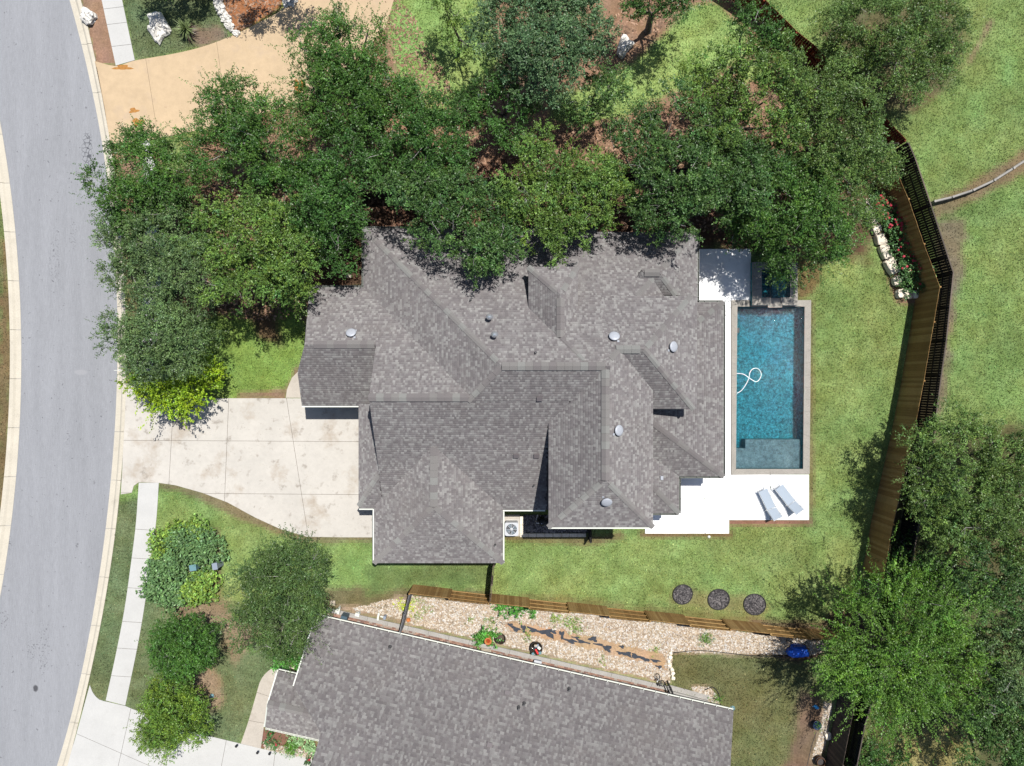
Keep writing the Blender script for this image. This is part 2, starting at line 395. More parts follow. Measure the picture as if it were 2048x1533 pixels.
def water_material(name, tint, rip=7.0, fac=0.10, dens=1.05):
    m = bpy.data.materials.new(name); m.use_nodes = True; nt = m.node_tree; N = nt.nodes; L = nt.links; N.clear()
    out = N.new('ShaderNodeOutputMaterial'); geo = N.new('ShaderNodeNewGeometry')
    tr = N.new('ShaderNodeBsdfTransparent'); tr.inputs['Color'].default_value = (0.96, 0.97, 0.97, 1)
    gl = N.new('ShaderNodeBsdfGlossy'); gl.inputs['Roughness'].default_value = 0.035; gl.inputs['Color'].default_value = (1, 1, 1, 1)
    df = N.new('ShaderNodeBsdfDiffuse'); df.inputs['Color'].default_value = (0.03, 0.13, 0.17, 1)
    n1 = N.new('ShaderNodeTexNoise'); n1.inputs['Scale'].default_value = rip; n1.inputs['Detail'].default_value = 2.5; n1.inputs['Distortion'].default_value = 0.6
    L.new(geo.outputs['Position'], n1.inputs['Vector'])
    bp = N.new('ShaderNodeBump'); bp.inputs['Strength'].default_value = 1.0; bp.inputs['Distance'].default_value = 0.062
    L.new(n1.outputs['Fac'], bp.inputs['Height'])
    for s in (gl, df): L.new(bp.outputs[0], s.inputs['Normal'])
    fr = N.new('ShaderNodeFresnel'); fr.inputs['IOR'].default_value = 1.33; L.new(bp.outputs[0], fr.inputs['Normal'])
    m0 = N.new('ShaderNodeMixShader'); m0.inputs[0].default_value = fac; L.new(tr.outputs[0], m0.inputs[1]); L.new(df.outputs[0], m0.inputs[2])
    m1 = N.new('ShaderNodeMixShader'); L.new(fr.outputs[0], m1.inputs[0]); L.new(m0.outputs[0], m1.inputs[1]); L.new(gl.outputs[0], m1.inputs[2])
    va = N.new('ShaderNodeVolumeAbsorption'); va.inputs['Color'].default_value = (*tint, 1); va.inputs['Density'].default_value = dens
    L.new(va.outputs[0], out.inputs['Volume'])
    L.new(m1.outputs[0], out.inputs['Surface']); MATS[name] = m
    return m
water_material('pool_water', (0.06, 0.72, 0.78), 6.5, 0.05)

# ------------------------------------------------------------------ ground, road, kerbs
KI = [(112, 1533), (145, 1420), (165, 1330), (183, 1230), (200, 1130), (215, 1020), (224, 930), (229, 830), (232, 740), (232, 600), (228, 500), (218, 400), (205, 295), (185, 195), (160, 85), (138, 0)]
KO = [(135, 1533), (160, 1440), (180, 1350), (205, 1225), (225, 1120), (240, 1000), (247, 880), (251, 770), (252, 700), (251, 600), (245, 500), (234, 380), (222, 290), (205, 195), (190, 115), (162, 0)]
LI = [(-30, 1330), (0, 1190), (10, 1120), (24, 1010), (33, 930), (38, 830), (40, 720), (39, 620), (33, 500), (22, 400), (10, 320), (-4, 230), (-40, 70)]
LO = [(-52, 1320), (-22, 1180), (-12, 1110), (3, 1010), (12, 930), (17, 830), (20, 720), (19, 620), (13, 500), (2, 400), (-10, 320), (-24, 235), (-60, 75)]
def fit(pts, deg=5):
    p = np.array([W(*q) for q in pts]); y = p[:, 1] / 25; return np.polyfit(y, p[:, 0], deg)
fKI, fKO, fLI, fLO = fit(KI), fit(KO), fit(LI, 4), fit(LO, 4)
def ex(f, y, fb):
    """evaluate an edge line, continued straight outside the measured span"""
    y = np.asarray(y, float); yc = np.clip(y, -24.5, 24.5); v = np.polyval(f, yc / 25)
    sl = (np.polyval(f, (yc + 0.05) / 25) - np.polyval(f, (yc - 0.05) / 25)) / 0.1
    return v + (y - yc) * sl

# deep extents so the sheets carry on outside the frame
def strip(name, fa, fb, ya, yb, n, za, zb, mat, kind='structure'):
    ys = np.linspace(ya, yb, n); V = []; F = []
    for y in ys:
        V.append((float(ex(fa, y, 0)), y, za)); V.append((float(ex(fb, y, 0)), y, zb))
    for i in range(n - 1): F.append((2 * i, 2 * i + 1, 2 * i + 3, 2 * i + 2))
    return npobj(name, V, F, mat, None, kind=kind)
strip('road', fLO, fKO, -60, 60, 90, -0.10, -0.10, M['asphalt'])

def kerb(name, fin, fout, breaks):
    root = thing(name, None, None, (float(ex(fout, 0, 0)), 0, 0)); del_ = root; root['kind'] = 'structure'
    for a, b in zip(breaks[:-1], breaks[1:]):
        m = MB(); ys = np.linspace(a + 0.012, b - 0.012, 5); rows = []
        prof = ((0.0, -0.2), (0.0, -0.085), (0.48, -0.07), (0.66, 0.02), (0.74, 0.035), (1.0, 0.035), (1.0, -0.2))
        for y in ys:
            xi = float(ex(fin, y, 0)); xo = float(ex(fout, y, 0))
            rows += [(xi + (xo - xi) * t, y, z) for t, z in prof]
        k = len(prof); fs = []
        for i in range(4):
            for j in range(k - 1):
                q = (i * k + j, i * k + j + 1, (i + 1) * k + j + 1, (i + 1) * k + j)
                fs.append(q if xo > xi else q[::-1])
        fs += [tuple(range(k)), tuple(range(5 * k - 1, 4 * k - 1, -1))]
        m.add(rows, fs); m.build('kerb_section', M['kerb'], root)
    return root
kerb('kerb', fKI, fKO, [W(0, p)[1] for p in range(1640, -160, -97)])
kerb('kerb', fLI, fLO, [W(0, p)[1] for p in range(1640, -160, -98)])

# colour map of the open ground: (outline in photo pixels, sRGB, soft edge m, ragged m, grass cover)
LUSH = (150, 172, 102); LIME = (164, 190, 112); DULL = (122, 135, 95); GREEN = (142, 166, 98)
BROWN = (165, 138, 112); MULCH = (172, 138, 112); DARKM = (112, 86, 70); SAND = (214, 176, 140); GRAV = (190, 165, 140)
LAY = [
    ([(1420, -40), (1600, 70), (1745, 215), (1790, 290), (1855, 480), (1880, 560), (1830, 850), (1740, 1300), (1690, 1560), (2300, 1560), (2300, -40)], GREEN, 0.2, 0.2, 1.0),
    ([(1870, 450), (1905, 430), (1940, 470), (1925, 540), (1905, 640), (1890, 800), (1850, 1000), (1800, 1200), (1740, 1200), (1830, 850), (1880, 560)], (142, 130, 106), 0.3, 0.5, 0.4),
    ([(1862, 402), (1950, 360), (2060, 292), (2060, 345), (1960, 398), (1885, 436), (1862, 445)], (146, 130, 100), 0.25, 0.35, 0.35),
    ([(1930, 130), (1940, 130), (1988, 40), (1980, 38)], (150, 134, 106), 0.12, 0.15, 0.4),
    ([(1640, 60), (1750, 0), (1900, -20), (1930, 90), (1890, 190), (1800, 230), (1730, 200)], (118, 112, 80), 0.4, 0.6, 0.3),
    ([(1790, 1120), (1860, 900), (1960, 850), (2100, 850), (2100, 1560), (1700, 1560), (1740, 1440)], (104, 104, 70), 0.5, 0.8, 0.35),
    ([(1840, 1470), (1930, 1440), (1960, 1540), (1780, 1560), (1760, 1480)], (165, 160, 105), 0.4, 0.5, 0.9),
    # upper yard: mulch with pale lawns
    ([(300, 300), (420, 262), (610, 210), (770, 60), (800, -40), (1420, -40), (1600, 85), (1740, 215), (1790, 300), (1700, 420), (1420, 480), (1395, 520), (700, 520), (700, 600), (620, 640), (560, 640), (400, 640), (255, 640), (240, 420), (225, 300)], MULCH, 0.25, 0.3, 0.0),
    ([(310, 400), (700, 300), (1400, 330), (1800, 330), (1740, 520), (1400, 500), (700, 600), (560, 640), (300, 640)], DARKM, 0.6, 0.8, 0.05),  # deep shade beneath the oaks put into the ground colour
    ([(785, -40), (955, -40), (985, 60), (1000, 130), (940, 190), (915, 240), (850, 240), (800, 170), (776, 60)], LIME, 0.15, 0.2, 1.0),
    ([(1095, 185), (1170, 175), (1240, 150), (1300, 95), (1390, 10), (1440, 10), (1490, 60), (1490, 110), (1400, 175), (1330, 190), (1250, 235), (1150, 250), (1100, 235)], LIME, 0.15, 0.2, 1.0),
    ([(1470, 130), (1530, 110), (1540, 150), (1480, 165)], LIME, 0.15, 0.2, 1.0),
    ([(255, 500), (285, 500), (290, 760), (255, 768)], (140, 128, 92), 0.2, 0.3, 0.6),
    ([(400, 640), (600, 600), (620, 690), (590, 740), (568, 795), (430, 797), (415, 740)], (142, 172, 88), 0.2, 0.25, 1.0),
    ([(475, 610), (560, 610), (560, 690), (520, 680)], (118, 96, 72), 0.3, 0.4, 0.2),
    ([(568, 790), (590, 735), (606, 735), (606, 748), (575, 790)], BROWN, 0.1, 0.12, 0.0),
    ([(480, 786), (570, 778), (572, 800), (470, 800)], BROWN, 0.1, 0.12, 0.1),
    ([(320, 290), (360, 275), (380, 330), (330, 350)], (150, 170, 105), 0.15, 0.2, 0.9),
    # top-left strip and garden
    ([(150, -40), (205, -40), (236, 134), (190, 126)], (178, 142, 118), 0.05, 0.05, 0.0),
    ([(235, -40), (440, -40), (460, 75), (420, 90), (270, 124)], DULL, 0.1, 0.1, 1.0),
    ([(370, 60), (440, 50), (460, 82), (400, 98)], (150, 130, 110), 0.2, 0.2, 0.3),
    ([(440, -40), (590, -40), (560, 18), (470, 72), (452, 40)], (188, 128, 88), 0.05, 0.08, 0.0),
    # street side, lower left
    ([(235, 980), (320, 960), (420, 985), (510, 1030), (600, 1075), (760, 1075), (760, 1180), (650, 1210), (540, 1100), (310, 1040), (250, 1200), (180, 1400), (150, 1400)], (148, 172, 102), 0.3, 0.3, 1.0),
    ([(225, 1010), (290, 990), (290, 1100), (215, 1420), (150, 1420)], DULL, 0.2, 0.3, 1.0),
    ([(290, 1030), (310, 1100), (300, 1200), (420, 1200), (640, 1230), (600, 1330), (560, 1340), (520, 1380), (480, 1500), (250, 1450), (240, 1400)], DULL, 0.4, 0.4, 1.0),
    ([(340, 1200), (430, 1195), (520, 1260), (470, 1330), (440, 1260), (360, 1250)], (164, 144, 116), 0.4, 0.6, 0.45),
    ([(385, 1350), (430, 1330), (450, 1400), (420, 1430), (390, 1400)], (172, 150, 122), 0.3, 0.4, 0.45),
    ([(318, 962), (420, 975), (520, 1025), (620, 1072), (760, 1072), (760, 1082), (600, 1084), (500, 1048), (400, 1000), (318, 974)], (146, 136, 102), 0.12, 0.2, 0.4),
    ([(-200, -40), (-40, 0), (-5, 300), (18, 560), (20, 750), (10, 950), (-20, 1180), (-60, 1340), (-200, 1560)], (122, 138, 88), 0.2, 0.3, 1.0),
    ([(5, 480), (24, 480), (24, 1100), (-10, 1100)], (140, 122, 88), 0.2, 0.4, 0.6),
    ([(305, 1060), (436, 1060), (440, 1180), (310, 1195)], (128, 108, 88), 0.2, 0.2, 0.0),
    # side yard of the house next door
    ([(650, 1170), (740, 1180), (830, 1175), (985, 1185), (985, 1210), (820, 1250), (640, 1225)], (132, 122, 88), 0.25, 0.4, 0.5),
    ([(735, 1130), (980, 1130), (980, 1175), (830, 1172), (735, 1190)], (122, 142, 86), 0.25, 0.4, 0.8),
    ([(790, 1190), (815, 1195), (985, 1205), (1340, 1245), (1680, 1285), (1630, 1320), (1345, 1306), (1338, 1372), (660, 1216), (700, 1210), (780, 1225)], GRAV, 0.05, 0.1, 0.0),
    ([(1000, 1243), (1060, 1240), (1180, 1270), (1330, 1300), (1335, 1345), (1290, 1330), (1150, 1295), (1010, 1262)], SAND, 0.15, 0.25, 0.0),
    ([(1340, 1308), (1460, 1312), (1620, 1312), (1640, 1400), (1660, 1560), (1400, 1560), (1440, 1400), (1345, 1380)], (124, 126, 84), 0.1, 0.1, 0.9),
    ([(1600, 1380), (1650, 1390), (1650, 1480), (1620, 1560), (1560, 1560), (1590, 1460)], (140, 116, 96), 0.3, 0.4, 0.1),
    ([(1380, 1370), (1420, 1375), (1440, 1420), (1420, 1430)], GRAV, 0.05, 0.08, 0.0),
    ([(1645, 1400), (1668, 1405), (1650, 1500), (1630, 1530), (1620, 1520), (1640, 1460)], GRAV, 0.05, 0.08, 0.0),
    ([(1480, 1290), (1640, 1290), (1640, 1320), (1560, 1322)], DARKM, 0.2, 0.3, 0.0),
    ([(520, 1455), (545, 1455), (650, 1490), (640, 1530), (515, 1496)], (150, 112, 95), 0.05, 0.08, 0.0),
    # back garden edges
    ([(1616, 600), (1629, 600), (1626, 1050), (1616, 1052)], (140, 135, 92), 0.12, 0.15, 0.6),
    ([(1455, 1036), (1625, 1036), (1625, 1052), (1455, 1052)], (158, 122, 102), 0.06, 0.08, 0.1),
    ([(1280, 1062), (1465, 1062), (1465, 1076), (1280, 1076)], (140, 120, 85), 0.08, 0.12, 0.3),
    ([(1005, 1065), (1200, 1072), (1240, 1062), (1250, 1076), (1200, 1092), (1005, 1082)], (140, 128, 88), 0.12, 0.15, 0.4),
    ([(1040, 1184), (1690, 1255), (1690, 1272), (1040, 1198)], (140, 140, 88), 0.15, 0.3, 0.5),
    ([(1500, 1240), (1640, 1245), (1720, 1180), (1740, 1300), (1500, 1280)], (132, 112, 88), 0.3, 0.4, 0.3),
    ([(1735, 425), (1750, 420), (1812, 590), (1840, 596), (1835, 612), (1790, 605)], (165, 135, 110), 0.06, 0.08, 0.0),
    ([(1745, 380), (1790, 380), (1850, 500), (1850, 585), (1815, 590), (1760, 440)], DARKM, 0.1, 0.1, 0.0),
    ([(1500, 500), (1640, 520), (1645, 560), (1610, 600), (1590, 605), (1590, 520)], (140, 122, 82), 0.2, 0.3, 0.3),
    ([(1738, 1180), (1765, 1050), (1800, 860), (1846, 610), (1846, 590), (1900, 590), (1850, 900), (1790, 1200)], (140, 130, 100), 0.06, 0.1, 0.2),
    ([(1345, 1176), (1380, 1180), (1520, 1195), (1540, 1215), (1520, 1232), (1430, 1222), (1345, 1208)], (152, 150, 100), 0.3, 0.3, 0.6),
]
def sdist(x, y, poly):
    n = len(poly); d = np.full(x.shape, 1e9); ins = np.zeros(x.shape, bool)
    for i in range(n):
        (x0, y0), (x1, y1) = poly[i], poly[(i + 1) % n]; dx, dy = x1 - x0, y1 - y0
        t = np.clip(((x - x0) * dx + (y - y0) * dy) / (dx * dx + dy * dy + 1e-12), 0, 1)
        d = np.minimum(d, np.hypot(x - x0 - t * dx, y - y0 - t * dy))
        if y0 != y1:
            ins ^= ((y0 > y) != (y1 > y)) & (x < (x1 - x0) * (y - y0) / (y1 - y0) + x0)
    return np.where(ins, d, -d)
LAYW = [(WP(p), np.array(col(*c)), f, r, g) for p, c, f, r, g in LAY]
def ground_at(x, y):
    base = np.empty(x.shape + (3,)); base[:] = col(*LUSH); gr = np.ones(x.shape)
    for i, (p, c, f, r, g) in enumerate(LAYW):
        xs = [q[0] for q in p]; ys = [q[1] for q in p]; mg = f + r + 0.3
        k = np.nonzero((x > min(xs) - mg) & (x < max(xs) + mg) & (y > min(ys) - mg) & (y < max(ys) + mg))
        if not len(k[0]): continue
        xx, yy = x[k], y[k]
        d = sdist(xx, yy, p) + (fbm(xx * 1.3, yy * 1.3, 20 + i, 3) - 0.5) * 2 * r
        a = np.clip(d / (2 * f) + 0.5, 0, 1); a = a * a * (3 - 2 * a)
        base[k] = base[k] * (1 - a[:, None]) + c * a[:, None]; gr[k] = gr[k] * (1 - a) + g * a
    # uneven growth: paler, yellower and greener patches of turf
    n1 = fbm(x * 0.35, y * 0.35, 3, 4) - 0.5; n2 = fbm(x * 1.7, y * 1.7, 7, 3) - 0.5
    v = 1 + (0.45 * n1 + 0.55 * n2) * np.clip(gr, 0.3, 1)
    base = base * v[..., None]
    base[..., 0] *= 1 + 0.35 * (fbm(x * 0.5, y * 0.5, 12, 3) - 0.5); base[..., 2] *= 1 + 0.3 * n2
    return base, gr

POOL = [W(1474, 614), W(1608, 614), W(1605, 938), W(1471, 938)]
px0, px1 = W(1462, 0)[0], W(1618, 0)[0]; py0, py1 = W(0, 948)[1], W(0, 530)[1]
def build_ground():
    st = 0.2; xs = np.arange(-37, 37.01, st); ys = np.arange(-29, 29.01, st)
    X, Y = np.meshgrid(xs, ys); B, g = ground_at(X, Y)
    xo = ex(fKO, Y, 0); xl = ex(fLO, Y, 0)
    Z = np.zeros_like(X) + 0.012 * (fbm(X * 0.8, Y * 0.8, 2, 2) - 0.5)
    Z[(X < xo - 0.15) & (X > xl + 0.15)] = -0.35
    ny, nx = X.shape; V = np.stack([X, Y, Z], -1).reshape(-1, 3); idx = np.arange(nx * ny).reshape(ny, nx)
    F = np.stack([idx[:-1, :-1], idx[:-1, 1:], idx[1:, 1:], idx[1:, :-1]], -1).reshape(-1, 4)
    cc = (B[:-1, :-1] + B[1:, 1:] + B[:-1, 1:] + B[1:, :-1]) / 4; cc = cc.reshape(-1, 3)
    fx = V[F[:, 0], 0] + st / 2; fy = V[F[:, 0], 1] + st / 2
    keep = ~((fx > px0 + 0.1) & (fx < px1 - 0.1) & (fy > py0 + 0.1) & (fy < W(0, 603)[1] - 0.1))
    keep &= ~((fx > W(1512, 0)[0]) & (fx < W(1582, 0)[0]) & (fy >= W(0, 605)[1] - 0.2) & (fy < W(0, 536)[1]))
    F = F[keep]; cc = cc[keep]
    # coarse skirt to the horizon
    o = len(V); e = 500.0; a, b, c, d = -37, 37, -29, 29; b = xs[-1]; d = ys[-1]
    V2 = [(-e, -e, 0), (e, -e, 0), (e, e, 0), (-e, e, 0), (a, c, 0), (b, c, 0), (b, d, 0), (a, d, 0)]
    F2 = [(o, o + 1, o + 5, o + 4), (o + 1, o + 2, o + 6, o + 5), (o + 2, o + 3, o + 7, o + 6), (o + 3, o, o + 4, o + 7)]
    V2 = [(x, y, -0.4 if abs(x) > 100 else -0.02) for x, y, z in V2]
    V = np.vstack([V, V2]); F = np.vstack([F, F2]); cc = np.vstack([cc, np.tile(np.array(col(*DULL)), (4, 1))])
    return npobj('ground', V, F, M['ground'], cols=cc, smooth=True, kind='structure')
build_ground()

# ------------------------------------------------------------------ paving
HARD = []          # outlines no grass grows through
def paving(name, outline, joints, mat, z, piece='concrete_panel', gap=0.02, h=0.0, drop=0.012, extra=None):
    P = WP(outline, h); HARD.append(P)
    m = MB(); m.prism(P, -0.12, z - drop); root = m.build(name, M['joint_dirt'], kind='structure')
    ps = [P]
    for a, b in joints: ps = split(ps, W(*a), W(*b), gap)
    for k in ps:
        m = MB(); m.prism(k, -0.1, z); m.build(piece, mat, root)
    return root
drive = [(244, 772), (251, 768), (270, 768), (272, 796), (420, 797), (570, 797), (606, 797), (606, 786), (780, 786), (780, 1075), (700, 1075), (615, 1074), (560, 1058), (510, 1035), (455, 1005), (405, 986), (352, 971), (318, 966), (278, 965), (268, 972), (264, 986), (242, 989), (245, 940), (248, 860)]
paving('driveway', drive, [((458, 796), (449, 1010)), ((348, 796), (338, 972)), ((573, 796), (617, 1075)), ((240, 881), (780, 884)), ((240, 986), (780, 990))], M['concrete'], 0.03)
paving('front_path', [(572, 796), (574, 780), (584, 756), (598, 742), (640, 742), (640, 796)], [], M['path_concrete'], 0.028)
L1 = [(278, 966), (272, 1050), (262, 1130), (250, 1215), (234, 1300), (212, 1401)]
R1 = [(318, 966), (313, 1040), (303, 1120), (292, 1195), (277, 1285), (251, 1411)]
l = smooth_line(L1, 24); r = smooth_line(R1, 24)
paving('pavement', l + r[::-1], [((200, y), (340, y + 9)) for y in (1054, 1112, 1172, 1240, 1294, 1350)], M['concrete_bright'], 0.03)
paving('pavement', [(195, -40), (236, -40), (270, 121), (232, 132)], [((190, y), (300, y - 13)) for y in (21, 53, 98)], M['concrete_bright'], 0.03)
paving('pavement', [(282, 283), (300, 281), (312, 340), (318, 450), (322, 560), (318, 660), (300, 770), (268, 770), (284, 660), (290, 560), (290, 450), (290, 380)], [((250, y), (350, y)) for y in range(330, 770, 58)], M['concrete_bright'], 0.03)
td = smooth_line([(190, 123), (232, 133), (270, 122), (350, 108), (410, 93), (470, 70), (520, 45), (565, 18), (600, -40)], 26) + [(800, -40), (770, 60), (700, 130), (610, 205)] + smooth_line([(600, 205), (500, 234), (410, 258), (318, 277), (285, 283), (222, 289)], 10) + [(205, 195)]
tdr = paving('driveway', td, [((289, 100), (319, 290)), ((430, 60), (458, 260)), ((565, 0), (600, 210))], M['tan_concrete'], 0.035, gap=0.016)
for i, (x, y, rx, ry) in enumerate(((246, 136, 17, 5), (268, 222, 9, 5), (276, 245, 11, 7), (598, 175, 9, 16))):
    n = 18; P = []
    for k in range(n):
        a = 2 * math.pi * k / n; q = 1 + 0.28 * math.sin(3 * a + i) + 0.18 * math.sin(5 * a + 2 * i); P.append((x + rx * q * math.cos(a), y + ry * q * math.sin(a) - (x - 246 if i == 0 else 0) * 0))
    m = MB(); m.prism(WP(P), 0.03, 0.039); m.build('rust_stain', M['rust_stain'], tdr)
nd = smooth_line([(180, 1370), (186, 1385), (197, 1398), (212, 1403)], 8) + [(251, 1412), (265, 1418), (385, 1464), (480, 1487), (530, 1499), (660, 1524), (660, 1600), (100, 1600), (125, 1560), (150, 1480)]
paving('driveway', nd, [((266, 1400), (222, 1600)), ((352, 1440), (300, 1600)), ((455, 1470), (430, 1600)), ((552, 1490), (540, 1600)), ((155, 1468), (330, 1545)), ], M['concrete_bright'], 0.03)
np_ = smooth_line([(575, 1330), (555, 1333), (538, 1341), (522, 1360), (512, 1392), (498, 1440), (482, 1487)], 18) + [(522, 1497), (530, 1440), (560, 1370), (600, 1350)]
paving('front_path', np_, [((500, 1380), (560, 1400)), ((470, 1436), (560, 1452))], M['path_concrete'], 0.034)

# white pool deck
def deck():
    root = thing('pool_deck', None, None, W3(1500, 1000)); root['kind'] = 'structure'
    def piece(pl, z=0.07):
        P = WP(pl); HARD.append(P); m = MB(); m.prism(P, -0.1, z); m.build('deck_panel', M['deck'], root)
    piece([(1370, 499), (1501, 499), (1501, 603), (1370, 603)])
    piece([(1370, 603.8), (1461, 603.8), (1461, 780), (1370, 780)]); piece([(1370, 781), (1461, 780.5), (1461, 949), (1370, 949)])
    piece([(1458.3, 949.6), (1539, 949.6), (1539, 1040), (1458.3, 1040)]); piece([(1540.2, 949.6), (1617, 949.6), (1617, 1040), (1540.2, 1040)])
    piece([(1290, 949.6), (1409, 949.6), (1409, 997), (1290, 997)]); piece([(1410.2, 949.6), (1457.4, 949.6), (1457.4, 1067), (1410.2, 1067)])
    piece([(1290, 998.2), (1409, 998.2), (1409, 1067), (1290, 1067)])
deck()

# ------------------------------------------------------------------ pool and spa
def pool():
    root = thing('swimming_pool', 'rectangular blue swimming pool with stone coping and shallow ledge beside the house', 'swimming pool', W3(1540, 775))
    o = [W(1462, 601), W(1621, 601), W(1618, 948), W(1462, 950)]; i = POOL
    zc = 0.10; zw = -0.09; zb = -1.02; zl = -0.30
    # shell: inner walls, floor, ledge
    m = MB(); f = [(x, y, zb) for x, y in i]; t = [(x, y, 0.05) for x, y in i]
    m.add(f + t, [(0, 1, 2, 3)[::-1], (0, 1, 5, 4), (1, 2, 6, 5), (2, 3, 7, 6), (3, 0, 4, 7)])
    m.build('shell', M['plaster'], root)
    lp = [W(1494, 880), W(1606, 880), W(1605.2, 937.4), W(1471.6, 937.4), W(1472, 898), W(1494, 898)]
    m = MB(); m.prism([(x + (0.004 if k in (3, 4) else 0), y) for k, (x, y) in enumerate(lp)], zb, zl); m.build('tanning_ledge', M['ledge_plaster'], root)
    # rippled water surface
    (xa, ya), (xb, yb) = (i[3][0], i[3][1]), (i[1][0], i[1][1])
    nx, ny = 90, 210; u = np.linspace(0, 1, nx); v = np.linspace(0, 1, ny); U, Vv = np.meshgrid(u, v)
    bl, br, tl, tr = np.array(i[3]), np.array(i[2]), np.array(i[0]), np.array(i[1])
    X = (bl[0] * (1 - U) + br[0] * U) * (1 - Vv) + (tl[0] * (1 - U) + tr[0] * U) * Vv
    Y = (bl[1] * (1 - U) + br[1] * U) * (1 - Vv) + (tl[1] * (1 - U) + tr[1] * U) * Vv
    Z = zw + 0.008 * (fbm(X * 4.2, Y * 4.2, 31, 3) - 0.5)
    idx = np.arange(nx * ny).reshape(ny, nx); F = np.stack([idx[:-1, :-1], idx[:-1, 1:], idx[1:, 1:], idx[1:, :-1]], -1).reshape(-1, 4)
    top = np.stack([X, Y, Z], -1).reshape(-1, 3); cen = top.mean(0); top[:, :2] = cen[:2] + (top[:, :2] - cen[:2]) * np.array([1.006, 1.0025]); bot = top.copy(); bot[:, 2] = zb - .02; n_ = len(top)
    ring = np.concatenate([idx[0, :], idx[1:, -1], idx[-1, -2::-1], idx[-2:0:-1, 0]]); r2 = np.roll(ring, -1)
    F = np.vstack([F, np.stack([ring, ring + n_, r2 + n_, r2], -1), F[:, ::-1] + n_])
    npobj('water', np.vstack([top, bot]), F, M['pool_water'], root, smooth=True)
    # coping stones
    def run(p, q, a, b, n):
        for k in range(n):
            s = k / n; e = (k + 1) / n; L = math.dist(p, q); g = 0.004 / L
            A = lambda P, Q, s: (P[0] + (Q[0] - P[0]) * s, P[1] + (Q[1] - P[1]) * s)
            m = MB(); m.prism([A(p, q, s + g), A(p, q, e - g), A(a, b, e - g), A(a, b, s + g)], -0.06, zc + random.uniform(-.002, .002)); m.build('coping_stone', M['coping'], root)
    run(o[0], o[3], i[0], i[3], 14); run(o[1], o[2], i[1], i[2], 14); run(o[3], o[2], i[3], i[2], 6)
    run(o[0], W(1499, 601), i[0], W(1499, 614), 1); run(W(1591, 601), o[1], W(1591, 614), i[1], 1); run(W(1499.6, 604), W(1590.4, 604), W(1499.6, 614), W(1590.4, 614), 4)
    m = MB(); m.box((*W(1477, 661), -0.2), (0.18, 0.3, 0.25)); m.build('skimmer', M['black_plastic'], root)
    HARD.append(o)
    # raised spa
    sp = thing('spa', 'raised square stone spa with dark water under the oak at the pool end', 'spa', W3(1545, 570))
    O = [W(1500, 527), W(1590, 527), W(1590, 612.5), W(1500, 612.5)]; I = [W(1519, 541), W(1575, 541), W(1575, 597), W(1519, 597)]
    HARD.append(O); zt = 0.42
    m = MB(); f = [(x, y, -0.55) for x, y in I]; t = [(x, y, zt - 0.05) for x, y in I]
    m.add(f + t, [(3, 2, 1, 0), (0, 1, 5, 4), (1, 2, 6, 5), (2, 3, 7, 6), (3, 0, 4, 7)])
    q = [(x * 1, y, -0.1) for x, y in O]; q2 = [(x, y, zt - 0.06) for x, y in O]
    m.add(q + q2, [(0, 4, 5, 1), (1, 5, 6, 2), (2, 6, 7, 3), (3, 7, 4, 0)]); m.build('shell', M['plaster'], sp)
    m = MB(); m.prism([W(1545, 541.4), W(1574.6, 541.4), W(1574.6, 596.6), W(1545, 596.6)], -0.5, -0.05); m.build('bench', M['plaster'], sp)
    for k in range(4):
        p, qv, a, b = O[k], O[(k + 1) % 4], I[k], I[(k + 1) % 4]
        for s in range(3):
            if k == 2 and s == 1: continue
            A = lambda P, Q, s: (P[0] + (Q[0] - P[0]) * s, P[1] + (Q[1] - P[1]) * s)
            m = MB(); m.prism([A(p, qv, s / 3 + .002), A(p, qv, (s + 1) / 3 - .002), A(a, b, (s + 1) / 3 - .002), A(a, b, s / 3 + .002)], zt - 0.055, zt); m.build('coping_stone', M['coping'], sp)
    m = MB(); m.prism([W(1532, 598), W(1560, 598), W(1560, 617), W(1532, 617)], zt - 0.12, zt - 0.075, True); m.build('spillway', M['coping'], sp)
    Iw = [(x + (.006 if x > W(1545, 0)[0] else -.006), y + (.006 if y > W(0, 570)[1] else -.006)) for x, y in I]; m = MB(); m.prism(Iw, -.57, zt - .07, True); m.build('water', M['pool_water'], sp)
    # floating cleaner hose
    pts = smooth_line([(1474, 747), (1488, 749), (1500, 757), (1513, 764), (1521, 757), (1523, 747), (1517, 738), (1507, 738), (1500, 746), (1498, 758), (1491, 772), (1483, 782), (1475, 787)], 60)
    m = MB(); m.tube([(*W(a, b), zw + 0.02 + (0.03 if k > 38 and k < 44 else 0)) for k, (a, b) in enumerate(pts)], 0.021, 6); tag(m.build('pool_hose', M['hose']), 'looped white cleaner hose floating on the blue pool water', 'hose')
pool()

